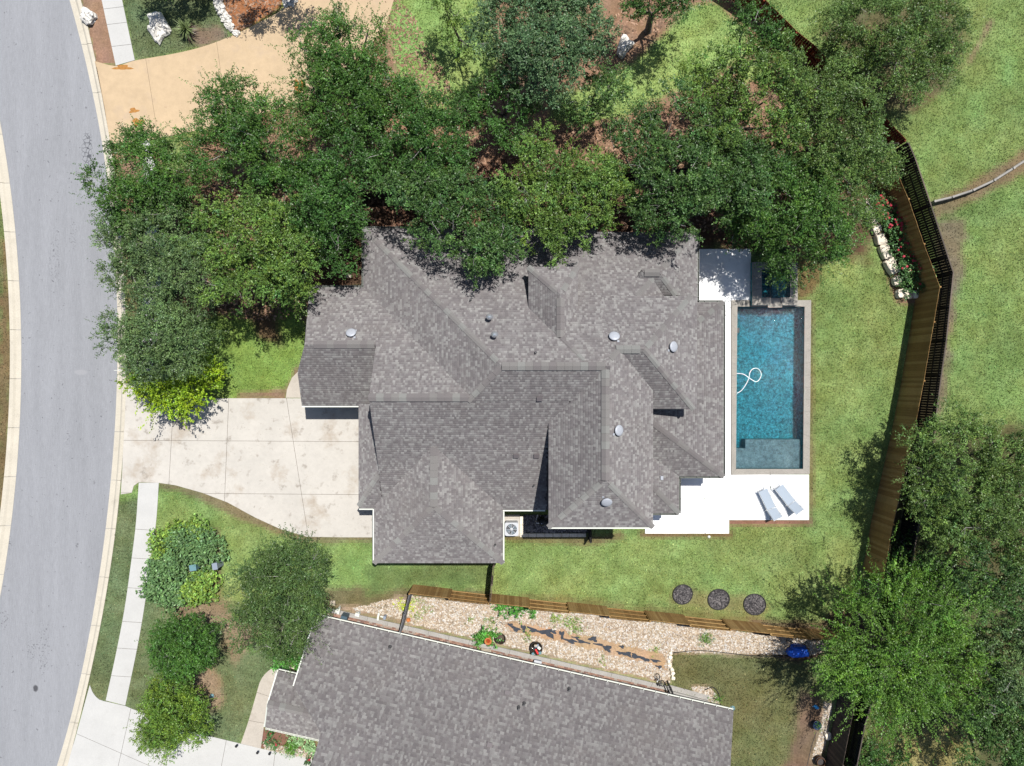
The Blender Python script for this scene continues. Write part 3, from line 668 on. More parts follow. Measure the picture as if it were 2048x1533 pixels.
# ------------------------------------------------------------------ roofs
SH_A = [col(139, 134, 135, 0.48), col(145, 140, 140, 0.48), col(151, 147, 147, 0.48), col(159, 156, 155, 0.48), col(170, 168, 166, 0.48)]
SH_W = [0.26, 0.22, 0.18, 0.17, 0.17]
CAPC = [col(154, 151, 149, 0.485), col(145, 140, 140, 0.485), col(162, 162, 159, 0.485)]
class Block:
    def __init__(s, poly, planes, lift=0.0, wall=True, zb=0.0, inset=0.45, gut='NSEW', white='S'):
        s.gut = gut; s.white = white
        A = sum(poly[i][0] * poly[(i + 1) % len(poly)][1] - poly[(i + 1) % len(poly)][0] * poly[i][1] for i in range(len(poly)))
        s.poly = poly if A > 0 else poly[::-1]
        s.pl = [(a, b, c + lift) for a, b, c in planes]; s.wall = wall; s.zb = zb; s.inset = inset
        s.arr = np.array(s.pl)
    def z(s, x, y): return min(a * x + b * y + c for a, b, c in s.pl)
    def zv(s, x, y): return (s.arr[:, 0][:, None] * x + s.arr[:, 1][:, None] * y + s.arr[:, 2][:, None]).min(0)
    def inside(s, x, y, mg=0.0):
        ok = np.ones(np.shape(x), bool); n = len(s.poly)
        for i in range(n):
            (x0, y0), (x1, y1) = s.poly[i], s.poly[(i + 1) % n]; L = math.hypot(x1 - x0, y1 - y0)
            ok &= ((x1 - x0) * (np.asarray(y) - y0) - (y1 - y0) * (np.asarray(x) - x0)) / L > -mg
        return ok
    def faces(s):
        out = []
        for i, (a, b, c) in enumerate(s.pl):
            P = s.poly
            for j, (a2, b2, c2) in enumerate(s.pl):
                if j != i: P = clip(P, a2 - a, b2 - b, c2 - c)
                if len(P) < 3: break
            if len(P) > 2 and area(P) > 0.05: out.append((i, P))
        return out
def eave(nx, ny, px, py, p, z):
    """plane that starts at (px,py) at height z and climbs at pitch p along the inward direction (nx,ny)"""
    return (p * nx, p * ny, z - p * (nx * px + ny * py))

def make_roof(house, blocks, row_x=0.150, cap_len=0.36, seed=1, gutter_mat=None, caps=True):
    rg = np.random.default_rng(seed)
    zb = house and WORLD[house.name]
    base = MB(); V = []; F = []; CC = []; nv = 0
    def covered(k, x, y, z, tol=0.07, mg=0.0):
        x = np.asarray(x, float); y = np.asarray(y, float); c = np.zeros(x.shape, bool)
        for j, B in enumerate(blocks):
            if j != k: c |= B.inside(x, y, mg) & (B.zv(x.ravel(), y.ravel()).reshape(x.shape) > z + tol)
        return c
    for k, B in enumerate(blocks):
        for i, P in B.faces():
            a, b, c = B.pl[i]; base.add([(x, y, a * x + b * y + c - 0.035) for x, y in P], [tuple(range(len(P)))])
            g = math.hypot(a, b); ux, uy = a / g, b / g; vx, vy = -uy, ux      # u: upslope, v: along the course
            Q = [(x * vx + y * vy, x * ux + y * uy) for x, y in P]
            t0 = min(q[1] for q in Q); t1 = max(q[1] for q in Q); dt = row_x / math.sqrt(1 + g * g); nr = int((t1 - t0) / dt) + 1
            def span(t):
                xs = []
                for m in range(len(Q)):
                    (s0, a0), (s1, a1) = Q[m], Q[(m + 1) % len(Q)]
                    if (a0 <= t) != (a1 <= t): xs.append(s0 + (s1 - s0) * (t - a0) / (a1 - a0))
                return (min(xs), max(xs)) if len(xs) > 1 else None
            for r in range(nr):
                ta = t0 + r * dt; tb = min(ta + dt * 1.04, t1)
                lo, hi = span(ta + 1e-4), span(min(tb, t1 - 1e-4))
                if lo is None or hi is None or tb - ta < 0.01: continue
                s0 = min(lo[0], hi[0]); s1 = max(lo[1], hi[1]); s = s0 - rg.uniform(0, 0.3)
                cuts = []
                while s < s1:
                    cuts.append(s); s += rg.choice((0.09, 0.12, 0.15, 0.19, 0.24), p=(.28, .30, .24, .13, .05))
                cuts.append(s1 + 0.01); cuts = np.array(cuts)
                L0 = np.clip(cuts[:-1], lo[0], lo[1]); R0 = np.clip(cuts[1:], lo[0], lo[1]); L1 = np.clip(cuts[:-1], hi[0], hi[1]); R1 = np.clip(cuts[1:], hi[0], hi[1])
                ok = (R0 - L0 + R1 - L1) > 0.02
                cx = (L0 + R0 + L1 + R1) / 4; cy = (ta + tb) / 2; xx = cx * vx + cy * ux; yy = cx * vy + cy * uy
                ok &= ~covered(k, xx, yy, a * xx + b * yy + c)
                L0, R0, L1, R1, xx, yy = [q[ok] for q in (L0, R0, L1, R1, xx, yy)]; n = len(L0)
                if not n: continue
                th = rg.choice((0.006, 0.013, 0.009), n, p=(.5, .3, .2)) + rg.uniform(-.001, .001, n)
                def pt(sv, t, dz):
                    x = sv * vx + t * ux; y = sv * vy + t * uy; return np.stack([x, y, a * x + b * y + c + dz], -1)
                vs = np.stack([pt(L0, ta, th), pt(R0, ta, th), pt(R1, tb, 0.002 + 0 * th), pt(L1, tb, 0.002 + 0 * th), pt(L0, ta, th * 0 - 0.02), pt(R0, ta, th * 0 - 0.02)], 1)
                V.append(vs.reshape(-1, 3)); ix = (np.arange(n) * 6 + nv)[:, None]; nv += 6 * n
                F.append(np.concatenate([ix + np.array([0, 1, 2, 3]), ix + np.array([4, 5, 1, 0])], 0))
                ci = rg.choice(5, n, p=SH_W); cl = np.array(SH_A)[ci] * rg.uniform(.90, 1.10, (n, 1))
                cl = cl * (1 + 0.14 * (fbm(xx * 0.4, yy * 0.4, 50 + seed, 3) - 0.5))[:, None]
                CC.append(cl); CC.append(cl * 0.9)
    # the felted deck with its edge boards
    for B in blocks:
        n = len(B.poly)
        for i in range(n):
            p, q = B.poly[i], B.poly[(i + 1) % n]; ts = np.linspace(0, 1, 9)
            pts = [(p[0] + (q[0] - p[0]) * t, p[1] + (q[1] - p[1]) * t) for t in ts]
            for u, v in zip(pts[:-1], pts[1:]):
                zu, zv = B.z(*u), B.z(*v); base.add([(*u, zu - 0.2), (*v, zv - 0.2), (*v, zv - 0.035), (*u, zu - 0.035)], [(0, 1, 2, 3)])
    roof = base.build('roof', M['roof_felt'], house)
    sh = npobj('shingles', np.concatenate(V), np.concatenate(F), M['shingle'], roof, np.concatenate(CC), kind='stuff')
    # ridge and hip caps
    total = 0
    for k, B in enumerate(blocks):
        if not caps: break
        fc = B.faces()
        for i, P in fc:
            for m in range(len(P)):
                p, q = P[m], P[(m + 1) % len(P)]; mx, my = (p[0] + q[0]) / 2, (p[1] + q[1]) / 2
                for j, Pj in fc:
                    if j <= i: continue
                    zi = lambda x, y: B.pl[i][0] * x + B.pl[i][1] * y + B.pl[i][2]
                    zj = lambda x, y: B.pl[j][0] * x + B.pl[j][1] * y + B.pl[j][2]
                    if abs(zi(*p) - zj(*p)) > 1e-3 or abs(zi(*q) - zj(*q)) > 1e-3: continue
                    L = math.dist(p, q)
                    if L < 0.5: continue
                    if zi(*p) > zi(*q): p, q = q, p
                    d = ((q[0] - p[0]) / L, (q[1] - p[1]) / L); nrm = (-d[1], d[0]); sl_ = (zi(*q) - zi(*p)) / L
                    n = int(L / cap_len); mes = []
                    w = 0.15 if abs(sl_) > .02 else 0.21; lf = 0.0 if abs(sl_) > .02 else 0.05
                    # which plane falls away on which side
                    if abs(zi(mx + nrm[0] * .1, my + nrm[1] * .1) - B.z(mx + nrm[0] * .1, my + nrm[1] * .1)) < 1e-4: pa, pb = zi, zj
                    else: pa, pb = zj, zi
                    o = (p[0], p[1]); zo = zi(*p)
                    for cc in range(3):
                        mb = MB(); mb.cur = CAPC[cc]; vs = []
                        for t, dz in ((-0.02, 0.045 + lf), (cap_len + 0.03, 0.022 + lf)):
                            x, y = o[0] + d[0] * t, o[1] + d[1] * t
                            for sgn, pf in ((1, pa), (0, None), (-1, pb)):
                                xx, yy = x + nrm[0] * w * sgn, y + nrm[1] * w * sgn
                                z = (pf(xx, yy) if pf else zi(x, y)) + dz + (0.012 if sgn == 0 else 0)
                                vs.append((xx - o[0], yy - o[1], z - zo))
                        bt = [(x, y, z - 0.05 - lf) for x, y, z in vs[:3]]
                        e0 = [(x, y, z - .05 - lf) for x, y, z in (vs[3], vs[5])]; mb.add(vs + bt + e0, [(0, 1, 4, 3), (1, 2, 5, 4), (6, 7, 1, 0), (7, 8, 2, 1), (0, 3, 9, 6), (5, 2, 8, 10)])
                        me = bpy.data.meshes.new('ridge_cap'); me.from_pydata(mb.v, [], mb.f); me.materials.append(M['shingle'])
                        at = me.attributes.new('Col', 'FLOAT_COLOR', 'FACE')
                        for e in range(len(mb.f)): at.data[e].color = (*CAPC[cc], 1)
                        mes.append(me)
                    for t in range(n):
                        s = (t + 0.5) * cap_len; x, y = p[0] + d[0] * s, p[1] + d[1] * s
                        if covered(k, np.array([x]), np.array([y]), zi(x, y), -0.012)[0]: continue
                        s = t * cap_len
                        ob = bpy.data.objects.new('ridge_cap', mes[int(rg.choice(3, p=(.45, .3, .25)))])
                        link(ob, roof, (p[0] + d[0] * s, p[1] + d[1] * s, zo + sl_ * s)); total += 1
    # gutters on open level eaves
    for k, B in enumerate(blocks):
        n = len(B.poly)
        for i in range(n):
            p, q = B.poly[i], B.poly[(i + 1) % n]; L = math.dist(p, q)
            if abs(B.z(*p) - B.z(*q)) > 0.03 or L < 0.5: continue
            d = ((q[0] - p[0]) / L, (q[1] - p[1]) / L); out = (d[1], -d[0]); ts = np.linspace(0.05, L - 0.05, max(6, int(L / 0.15)))
            xs = p[0] + d[0] * ts + out[0] * 0.06; ys = p[1] + d[1] * ts + out[1] * 0.06; z = B.z(*p)
            sd_ = 'S' if out[1] < -.7 else 'N' if out[1] > .7 else 'E' if out[0] > 0 else 'W'
            if sd_ not in B.gut: continue
            cv = covered(k, xs, ys, z - 0.25, 0.0)
            run = []
            for t, c in list(zip(ts, cv)) + [(None, True)]:
                if not c: run.append(t)
                elif run:
                    if run[-1] - run[0] > 0.4:
                        t0_, t1_ = run[0] - 0.05, run[-1] + 0.05; mb = MB(); A = lambda t, w: (p[0] + d[0] * t + out[0] * w, p[1] + d[1] * t + out[1] * w)
                        closed = sd_ in B.white and gutter_mat is None
                        prof = [(0.012, -0.13), (0.10, -0.13), (0.12, -0.012), (0.098, -0.012), (0.085, -0.11), (0.012, -0.11)] if not closed else [(0.012, -0.13), (0.075, -0.13), (0.085, -0.012), (0.012, -0.012)]
                        m_ = len(prof); vs = [(*A(tt, w), z + h_) for tt in (t0_, t1_) for w, h_ in prof]
                        mb.add(vs, [(a_, (a_ + 1) % m_, m_ + (a_ + 1) % m_, m_ + a_)[::-1] for a_ in range(m_)] + [tuple(range(m_)), tuple(range(2 * m_ - 1, m_ - 1, -1))])
                        if not closed:
                            hs = np.arange(t0_ + 0.3, t1_, 0.75)
                            for h_ in hs: mb.bar((*A(h_, 0.0), z - 0.004), (*A(h_, 0.122), z - 0.004), 0.035, 0.012)
                        mb.build('gutter', M['white_trim'] if (closed or gutter_mat) else M['gutter_dark'], roof)
                    run = []
    # walls
    for B in blocks:
        if not B.wall: continue
        n = len(B.poly); P = B.poly
        for (x0, y0), (x1, y1) in [(B.poly[i], B.poly[(i + 1) % n]) for i in range(n)]:
            L = math.hypot(x1 - x0, y1 - y0); nx, ny = -(y1 - y0) / L, (x1 - x0) / L
            P = clip(P, nx, ny, -(nx * x0 + ny * y0) - B.inset)
        mb = MB()
        for i in range(len(P)):
            p, q = P[i], P[(i + 1) % len(P)]; ts = np.linspace(0, 1, 13)
            for ta, tb in zip(ts[:-1], ts[1:]):
                u = (p[0] + (q[0] - p[0]) * ta, p[1] + (q[1] - p[1]) * ta); v = (p[0] + (q[0] - p[0]) * tb, p[1] + (q[1] - p[1]) * tb)
                mb.add([(*u, B.zb), (*v, B.zb), (*v, B.z(*v) - 0.06), (*u, B.z(*u) - 0.06)], [(0, 1, 2, 3)])
        mb.build('wall', M['wall_stone'], house)
    return roof, total

def rect(x0, x1, y0, y1): return [(x0, y0), (x1, y0), (x1, y1), (x0, y1)]
house = thing('house', 'large grey shingled house with many hips between the driveway and the pool', 'house', (0, 0, 0))
eS = eave(0, 1, 0, -7.44, 0.66, 2.73); gN = eave(0, -1, 0, 5.6, 0.68, 2.8); NEp = eave(0, -1, 0, 9.05, 0.66, 2.8)
HB = [
    # front porch gable, in two halves because its south half stands further out
    Block([(-11.85, 5.6), (-11.45, 2.13), (-6.5, 2.13), (-6.5, 5.6)], [(gN[0], gN[1], gN[2] - 0.02)], wall=False),
    Block([(-11.45, 2.13), (-12.15, 0.6), (-12.3, -1.33), (-7.0, -1.33), (-7.0, 2.13)], [eave(0, 1, 0, -1.33, 0.68, 2.8)], wall=False),
    Block(rect(-7.5, 3.0, -7.44, 5.6), [gN, (eS[0], eS[1], eS[2] - 0.02)]),                          # main gable
    Block(rect(-8.98, -7.0, -7.36, -1.2), [eave(1, 0, -8.98, 0, 0.95, 2.8), eave(0, 1, 0, -7.36, 0.66, 2.69)], inset=0.5, white='SW'),
    Block(rect(-8.07, -0.53, -10.54, -2.0), [eave(1, 0, -8.07, 0, .68, 2.8), eave(-1, 0, -.53, 0, .68, 2.8), eave(0, 1, 0, -10.54, .68, 2.8)], gut='WE', white='WE'),
    Block(rect(-8.69, 5.0, -0.95, 9.05), [eave(1, 0, -8.69, 0, .66, 2.8), eave(0, -1, 0, 9.05, .66, 2.8), eS]),
    Block(rect(1.96, 7.57, -7.745, 3.0), [eave(1, 0, 1.96, 0, .7, 6.2), eave(-1, 0, 7.57, 0, .7, 6.2), eave(0, 1, 0, -7.745, .7, 6.2), NEp], gut='S'),
    Block(rect(.88, 4.765, 1.15, 4.5), [eave(1, 0, .88, 0, .7, 6.1), (NEp[0], NEp[1], NEp[2] + 0.015)], wall=False, gut=''),
    Block(rect(.88, 3.55, 2.0, 6.26), [eave(1, 0, .88, 0, .7, 6.1), eave(-1, 0, 2.53, 0, 1.15, 7.25), eave(0, -1, 0, 6.26, .7, 6.1)], gut=''),
    Block(rect(.6, 10.85, 1.7, 8.82), [(NEp[0], NEp[1], NEp[2] - 0.03), eave(-1, 0, 10.85, 0, .7, 2.8)], gut='E'),
    Block(rect(4.6, 10.15, -1.42, 4.75), [(NEp[0], NEp[1], NEp[2] - 0.01), (-.68, 0, 7.62 + .68 * 6.85), (0, .66, 7.62 - .66 * 1.75)], gut=''),
    Block(rect(6.9, 12.37, -5.46, 4.73), [eave(-1, 0, 12.37, 0, .36, 2.8), eave(0, 1, 0, -5.46, .50, 2.8), eave(0, -1, 0, 4.73, .5, 2.8)], white=''),
    Block(rect(6.9, 9.77, -7.62, -4.0), [eave(-1, 0, 9.77, 0, .36, 2.8), eave(0, 1, 0, -7.62, .36, 2.8)], white=''),
    # small cricket on the north slope
    Block([(6.3, 4.93), (10.0, 4.93), (9.0, 6.3), (7.2, 6.3)], [eave(0, 1, 0, 4.93, .55, 4.45), eave(1, 0.35, 6.4, 4.93, .55, 4.35), eave(-1, 0.2, 10.0, 4.93, .5, 4.05), (NEp[0], NEp[1], NEp[2] + 0.35)], wall=False, gut=''),
]
roof_main, ncap = make_roof(house, HB, cap_len=0.40, seed=1)
print('ridge caps', ncap)
# walls of the porch and the garage doors below the eaves
m = MB()
for B, y0, y1 in ((HB[0], 2.13, 5.15), (HB[1], -0.9, 2.13)):
    for a, b in (((-11.3, y0), (-11.3, y1)), ((-11.3, y0 if y0 < 0 else y1), (-7.2, y0 if y0 < 0 else y1))):
        m.add([(*a, 0), (*b, 0), (*b, min(B.z(*b) - 0.06, 9)), (*a, B.z(*a) - 0.06)], [(0, 1, 2, 3)])
m.build('wall', M['wall_stone'], house)
def garage_door(c, w, h, ang):
    root = None
    ca, sa = math.cos(ang), math.sin(ang); m = MB(); m.box((c[0], c[1], h / 2), (w, 0.06, h), ang); root = m.build('garage_door', M['garage_paint'], house)
    for r in range(4):
        for k in range(4):
            ox = (k - 1.5) * w / 4; m = MB(); m.box((c[0] + ca * ox - sa * -0.05, c[1] + sa * ox + ca * -0.05, (r + 0.5) * h / 4), (w / 4 - 0.12, 0.03, h / 4 - 0.1), ang); m.build('door_panel', M['garage_paint'], root)
garage_door((-9.6, -0.95, 0), 2.6, 2.2, 0)
garage_door((-8.52, -4.6, 0), 4.8, 2.2, -math.pi / 2)

# capped ridge of the porch gable
for k_ in range(9):
    xa = -10.95 + k_ * .37; zr = HB[0].z(xa, 2.13); m = MB(); m.cur = random.choice(CAPC); vs = []
    for x_, dz in ((xa, .085), (xa + .38, .07)):
        for yy, dd_ in ((2.13 + .22, -.15), (2.13, .012), (2.13 - .22, -.15)): vs.append((x_, yy, zr + dz + dd_))
    lo = [(a_, b_, c_ - .12) for a_, b_, c_ in vs]
    m.add(vs + lo, [(0, 1, 4, 3), (1, 2, 5, 4), (6, 7, 1, 0), (7, 8, 2, 1), (0, 3, 9, 6), (5, 2, 8, 11)]); m.build('ridge_cap', M['shingle'], roof_main)
def roof_z(x, y, blocks=HB):
    return max([B.z(x, y) for B in blocks if bool(B.inside(np.array(x), np.array(y)))] or [0])
def on_roof(px, py, blocks=HB):
    z = 5.0
    for _ in range(12):
        x, y = W(px, py, z); z = roof_z(x, y, blocks)
    return W(px, py, z) + (z,)
def roof_normal(x, y, blocks=HB):
    e = 0.05; z = roof_z(x, y, blocks); return Vector((-(roof_z(x + e, y, blocks) - z) / e, -(roof_z(x, y + e, blocks) - z) / e, 1)).normalized()
def attic_vent(px, py):
    x, y, z = on_roof(px, py); n = roof_normal(x, y); q = n.to_track_quat('Z', 'X').to_matrix()
    m = MB(); m.lathe((0, 0, 0), [(0.0, 0.0), (0.21, 0.02), (0.21, 0.12), (0.275, 0.13), (0.29, 0.165), (0.265, 0.195), (0.18, 0.215), (0.08, 0.228), (0, 0.23)], 26)
    for sx in (-.24, .24): m.box((sx, .2, .02), (.12, .12, .03))
    m.v = [tuple(q @ Vector(p) + Vector((x, y, z))) for p in m.v]; o = m.build('roof_vent', M['vent_metal'], roof_main)
for p in ((703, 669), (1228, 676), (1343, 694), (1234, 861), (1213, 1001)): attic_vent(*p)
def stack_pipe(px, py, r, h, mat='pipe_metal', blocks=HB, roof=None, cone=True):
    x, y, z = on_roof(px, py, blocks); m = MB()
    m.lathe((x, y, z - 0.2), [(r * 1.9, 0.0), (r * 1.9, 0.2), (r, 0.30), (r, 0.2 + h)] + ([(r * 1.5, 0.2 + h), (r * 1.5, 0.26 + h), (0.0, 0.36 + h)] if cone else []), 14)
    m.build('vent_pipe', M[mat], roof or roof_main)
stack_pipe(979, 636, 0.11, 0.45); stack_pipe(989, 671, 0.11, 0.42)
for p in ((941, 601), (1071, 706), (1068, 971), (990, 1090)): stack_pipe(*p, 0.04, 0.25, 'dark_vent', cone=False)
def box_vent(px, py, blocks=HB, roof=None, ang=0.0, mat='shingle_box', s=0.3):
    x, y, z = on_roof(px, py, blocks); n = roof_normal(x, y, blocks); h = Vector((n.x, n.y, 0)).normalized()
    t = Vector((-h.y, h.x, 0)); u = t.cross(n) * -1; m = MB(); m.box(Vector((x, y, z)) + n * 0.05, (s, s * 0.8, 0.12), axes=(t, n.cross(t), n)); m.build('box_vent', M[mat], roof or roof_main)
surf('shingle_box', col(138, 130, 132, 0.42), rough=0.7)
for p in ((1079, 797), (1032, 911), (1073, 911)): box_vent(*p)
box_vent(1322, 956, mat='vent_metal', s=0.22)

# ------------------------------------------------------------------ the house next door
EZ = 1.6; KS = (H - EZ) / (H - 2.8)
A = np.array(W(632, 1232, EZ)); Bq = np.array(W(1467, 1422, EZ)); dd = (Bq - A) / np.linalg.norm(Bq - A); up = np.array([dd[1], -dd[0]]); LEN = float(np.linalg.norm(Bq - A))
UV = lambda u, v: tuple(A + dd * (u * KS if u != LEN else u) + up * v * KS)
nbh = thing('house', 'grey roofed house next door at an angle beside the pebble bed', 'house', (*UV(12, 4), 0))
Np = eave(up[0], up[1], A[0], A[1], 0.5, EZ); wN = UV(-1.45, 3.63); wS = UV(-1.45, 7.03)
NB = [
    Block([UV(0, 0), UV(LEN, 0), UV(LEN, 5.2), UV(2.2, 5.2), UV(0, 3.5)], [Np], inset=0.6),
    Block([UV(2.2, 5.2), UV(LEN, 5.2), UV(LEN, 11), UV(2.2, 11)], [Np, eave(-up[0], -up[1], *UV(0, 22), 0.5, EZ)], inset=0.4),
    Block([UV(-1.45, 3.63), UV(3, 3.63), UV(3, 7.03), UV(-1.45, 7.03)], [eave(up[0], up[1], *wN, .36, EZ), eave(-up[0], -up[1], *wS, .36, EZ)], inset=0.4),
]
roof_nb, n2 = make_roof(nbh, NB, seed=2, row_x=0.155, gutter_mat=1)
for (a, b) in (((0, 0), (0, 3.5)), ((2.2, 7.1), (2.2, 11)), ((-1.45, 3.7), (-1.45, 7.0))):
    p, q = UV(*a), UV(*b); m = MB(); mid = ((p[0] + q[0]) / 2, (p[1] + q[1]) / 2)
    Bk = NB[2] if a[0] < 0 else (NB[0] if a[0] == 0 else NB[1]); off = dd * -0.03
    pts = [(p[0] + (q[0] - p[0]) * t, p[1] + (q[1] - p[1]) * t) for t in np.linspace(0.01, 0.99, 9)]
    for u, v in zip(pts[:-1], pts[1:]): m.bar((u[0] + off[0], u[1] + off[1], Bk.z(*u) - 0.02), (v[0] + off[0], v[1] + off[1], Bk.z(*v) - 0.02), 0.07, 0.12)
    m.build('bargeboard', M['white_trim'], roof_nb)
for p in ((780, 1294), (1138, 1378), (1048, 1407), (1037, 1415)): stack_pipe(*p, 0.06, 0.3, 'dark_vent', NB, roof_nb, cone=False)
for p in ((812, 1300), (1014, 1386), (979, 1490)): box_vent(*p, NB, roof_nb)

# ------------------------------------------------------------------ fences
WC = {'cedar': [col(190, 150, 92, .45), col(174, 134, 80, .45), col(202, 164, 106, .45)], 'old': [col(112, 98, 88, .4), col(98, 86, 80, .4), col(128, 112, 100, .4)],
      'black': [(.018, .017, .018), (.024, .022, .022), (.014, .013, .015)], 'red': [col(150, 62, 38, .4), col(130, 50, 32, .4), col(160, 74, 46, .4)], 'grey': [col(150, 150, 155, .4), col(130, 130, 136, .4), col(165, 165, 168, .4)],
      'silver': [col(120, 108, 98, .42), col(106, 96, 88, .42), col(134, 120, 108, .42)]}
def pick(k): return random.choice(WC[k])
def resample(pts, step):
    out = [pts[0]]
    for a, b in zip(pts[:-1], pts[1:]):
        L = math.dist(a, b); n = max(1, round(L / step))
        for i in range(1, n + 1): out.append((a[0] + (b[0] - a[0]) * i / n, a[1] + (b[1] - a[1]) * i / n))
    return out
def fence(name, label, pts, h, kind, step=2.44, pw=0.14, gap=0.006, side=1, rails=(0.25, 0.5, 0.85), mat='cedar', alt=False, cap=False, group=None, railside=None):
    """pickets on one side of rails and posts; side=+1 puts the pickets left of the walking direction"""
    root = thing(name, label, 'fence', (*pts[len(pts) // 2], 0), group); st = resample(pts, step); sg = side
    for i, (a, b) in enumerate(zip(st[:-1], st[1:])):
        L = math.dist(a, b); d = ((b[0] - a[0]) / L, (b[1] - a[1]) / L); n = (-d[1], d[0]); s_ = sg if not alt or i % 2 == 0 else -sg
        m = MB(); k = max(2, int(L / (pw + gap))); w = L / k
        for j in range(k):
            t = (j + .5) * w; m.cur = pick(kind); hh = h + random.uniform(-.012, .012)
            m.box((a[0] + d[0] * t + n[0] * s_ * .06, a[1] + d[1] * t + n[1] * s_ * .06, hh / 2 + .02), (w - gap, .018, hh), math.atan2(d[1], d[0]) + random.uniform(-.012, .012))
        m.build('pickets', M[mat], root, kind='stuff')
        for r in rails:
            m = MB(); m.cur = pick(kind); m.bar((*a, h * r), (*b, h * r), .04, .09); m.v = [(x - n[0] * s_ * .012, y - n[1] * s_ * .012, z) for x, y, z in m.v]; m.build('rail', M[mat], root)
        if cap:
            m = MB(); m.cur = pick('silver'); m.bar((a[0] + n[0] * s_ * .02, a[1] + n[1] * s_ * .02, h + .055), (b[0] + n[0] * s_ * .02, b[1] + n[1] * s_ * .02, h + .055), .07, .03); m.build('top_cap', M[mat], root)
    for i, a in enumerate(st):
        m = MB(); m.cur = pick(kind); m.box((a[0], a[1], h / 2 - .02), (.09, .09, h + .02)); m.build('post', M[mat], root)
    return root
def top2base(pts, h): return [((x - CX) * (H - h) / H + CX, (y - CY) * (H - h) / H + CY) for x, y in pts]
# inner cedar fence of the back garden, the taller one
T1 = [(1792, 335), (1819, 398), (1850, 488), (1882, 574), (1870, 644), (1850, 762), (1827, 880), (1788, 1050), (1768, 1160)]
fence('cedar_fence', 'tall brown cedar fence along the back lawn behind the roses', WP(top2base(T1, 2.42)), 2.4, 'cedar', side=-1)
T1b = [(1765, 1178), (1740, 1290), (1707, 1430), (1687, 1533), (1670, 1620)]
fence('cedar_fence', 'weathered grey board fence behind the dull lawn of the house next door', WP(top2base(T1b, 2.0)), 2.0, 'old', side=-1)
T2 = [(1816, 286), (1830, 318), (1861, 410), (1895, 513), (1906, 546), (1892, 680), (1882, 750), (1868, 860), (1837, 1050), (1819, 1149), (1765, 1330), (1729, 1452), (1713, 1533), (1700, 1620)]
fence('dark_fence', 'dark old fence with silvered cap running just outside the cedar fence', WP(top2base(T2, 1.9)), 1.85, 'black', side=1, rails=(.12, .5, .88), mat='dark_wood', gap=.012, cap=True)
T3 = [(1405, -20), (1529, 0), (1594, 65), (1628, 92), (1738, 205), (1814, 282)]
T3 = [(1440, -60), (1529, 0), (1594, 65), (1628, 92), (1738, 205), (1812, 281)]
fence('red_fence', 'red brown stained fence at the top between the mulch garden and open grass', WP(top2base(T3, 1.9)), 1.85, 'red', side=1, mat='dark_wood')
T4 = [(716, 384), (860, 372), (980, 356), (1260, 345), (1440, 334), (1600, 318), (1798, 287)]
fence('shaded_fence', 'wooden boundary fence half hidden under the row of oaks', WP(top2base(T4, 1.9)), 1.85, 'old', side=1)
# the good-neighbour fence: panels change sides
SF = WP([(827, 1171), (980, 1189), (1675, 1265)])
fence('garden_fence', 'golden cedar fence with panels on alternating sides along the pebble bed', SF, 1.85, 'cedar', side=1, alt=True, step=2.42, rails=(.12, .5, .88))
fence('side_fence', 'short dark fence from the house corner down to the alternating fence', WP([(989, 1118), (982, 1189)]), 1.85, 'old', side=-1, step=1.2)
fence('grey_fence', 'short grey fence crossing the brick strip beside the house next door', WP([(826, 1174), (806, 1252)]), 1.6, 'grey', side=1, step=1.3)
fence('dark_screen', 'small dark screen fence jutting out at the house wall above the lawn', WP([(1176, 1040), (1177, 1076)]), 1.3, 'black', side=1, step=1.2, mat='dark_wood')

def guard_rail():
    P = [W(a, b) for a, b in smooth_line([(1858, 408), (1905, 396), (1960, 375), (2010, 345), (2060, 312), (2120, 268)], 40)]
    root = thing('rail_fence', 'low curved silvery rail running from the dark fence across the grass', 'fence', (*P[12], 0))
    st = [P[i] for i in range(0, 40, 6)] + [P[-1]]
    for a, b in zip(st[:-1], st[1:]):
        for z, r in ((.55, .075), (.3, .06)):
            m = MB(); m.tube([(*a, z), ((a[0] + b[0]) / 2, (a[1] + b[1]) / 2, z + .01), (*b, z)], r, 7); m.build('rail', M['rail_wood'], root)
    for a in st:
        m = MB(); m.tube([(*a, -.1), (*a, .68)], .075, 8); m.build('post', M['rail_wood'], root)
guard_rail()

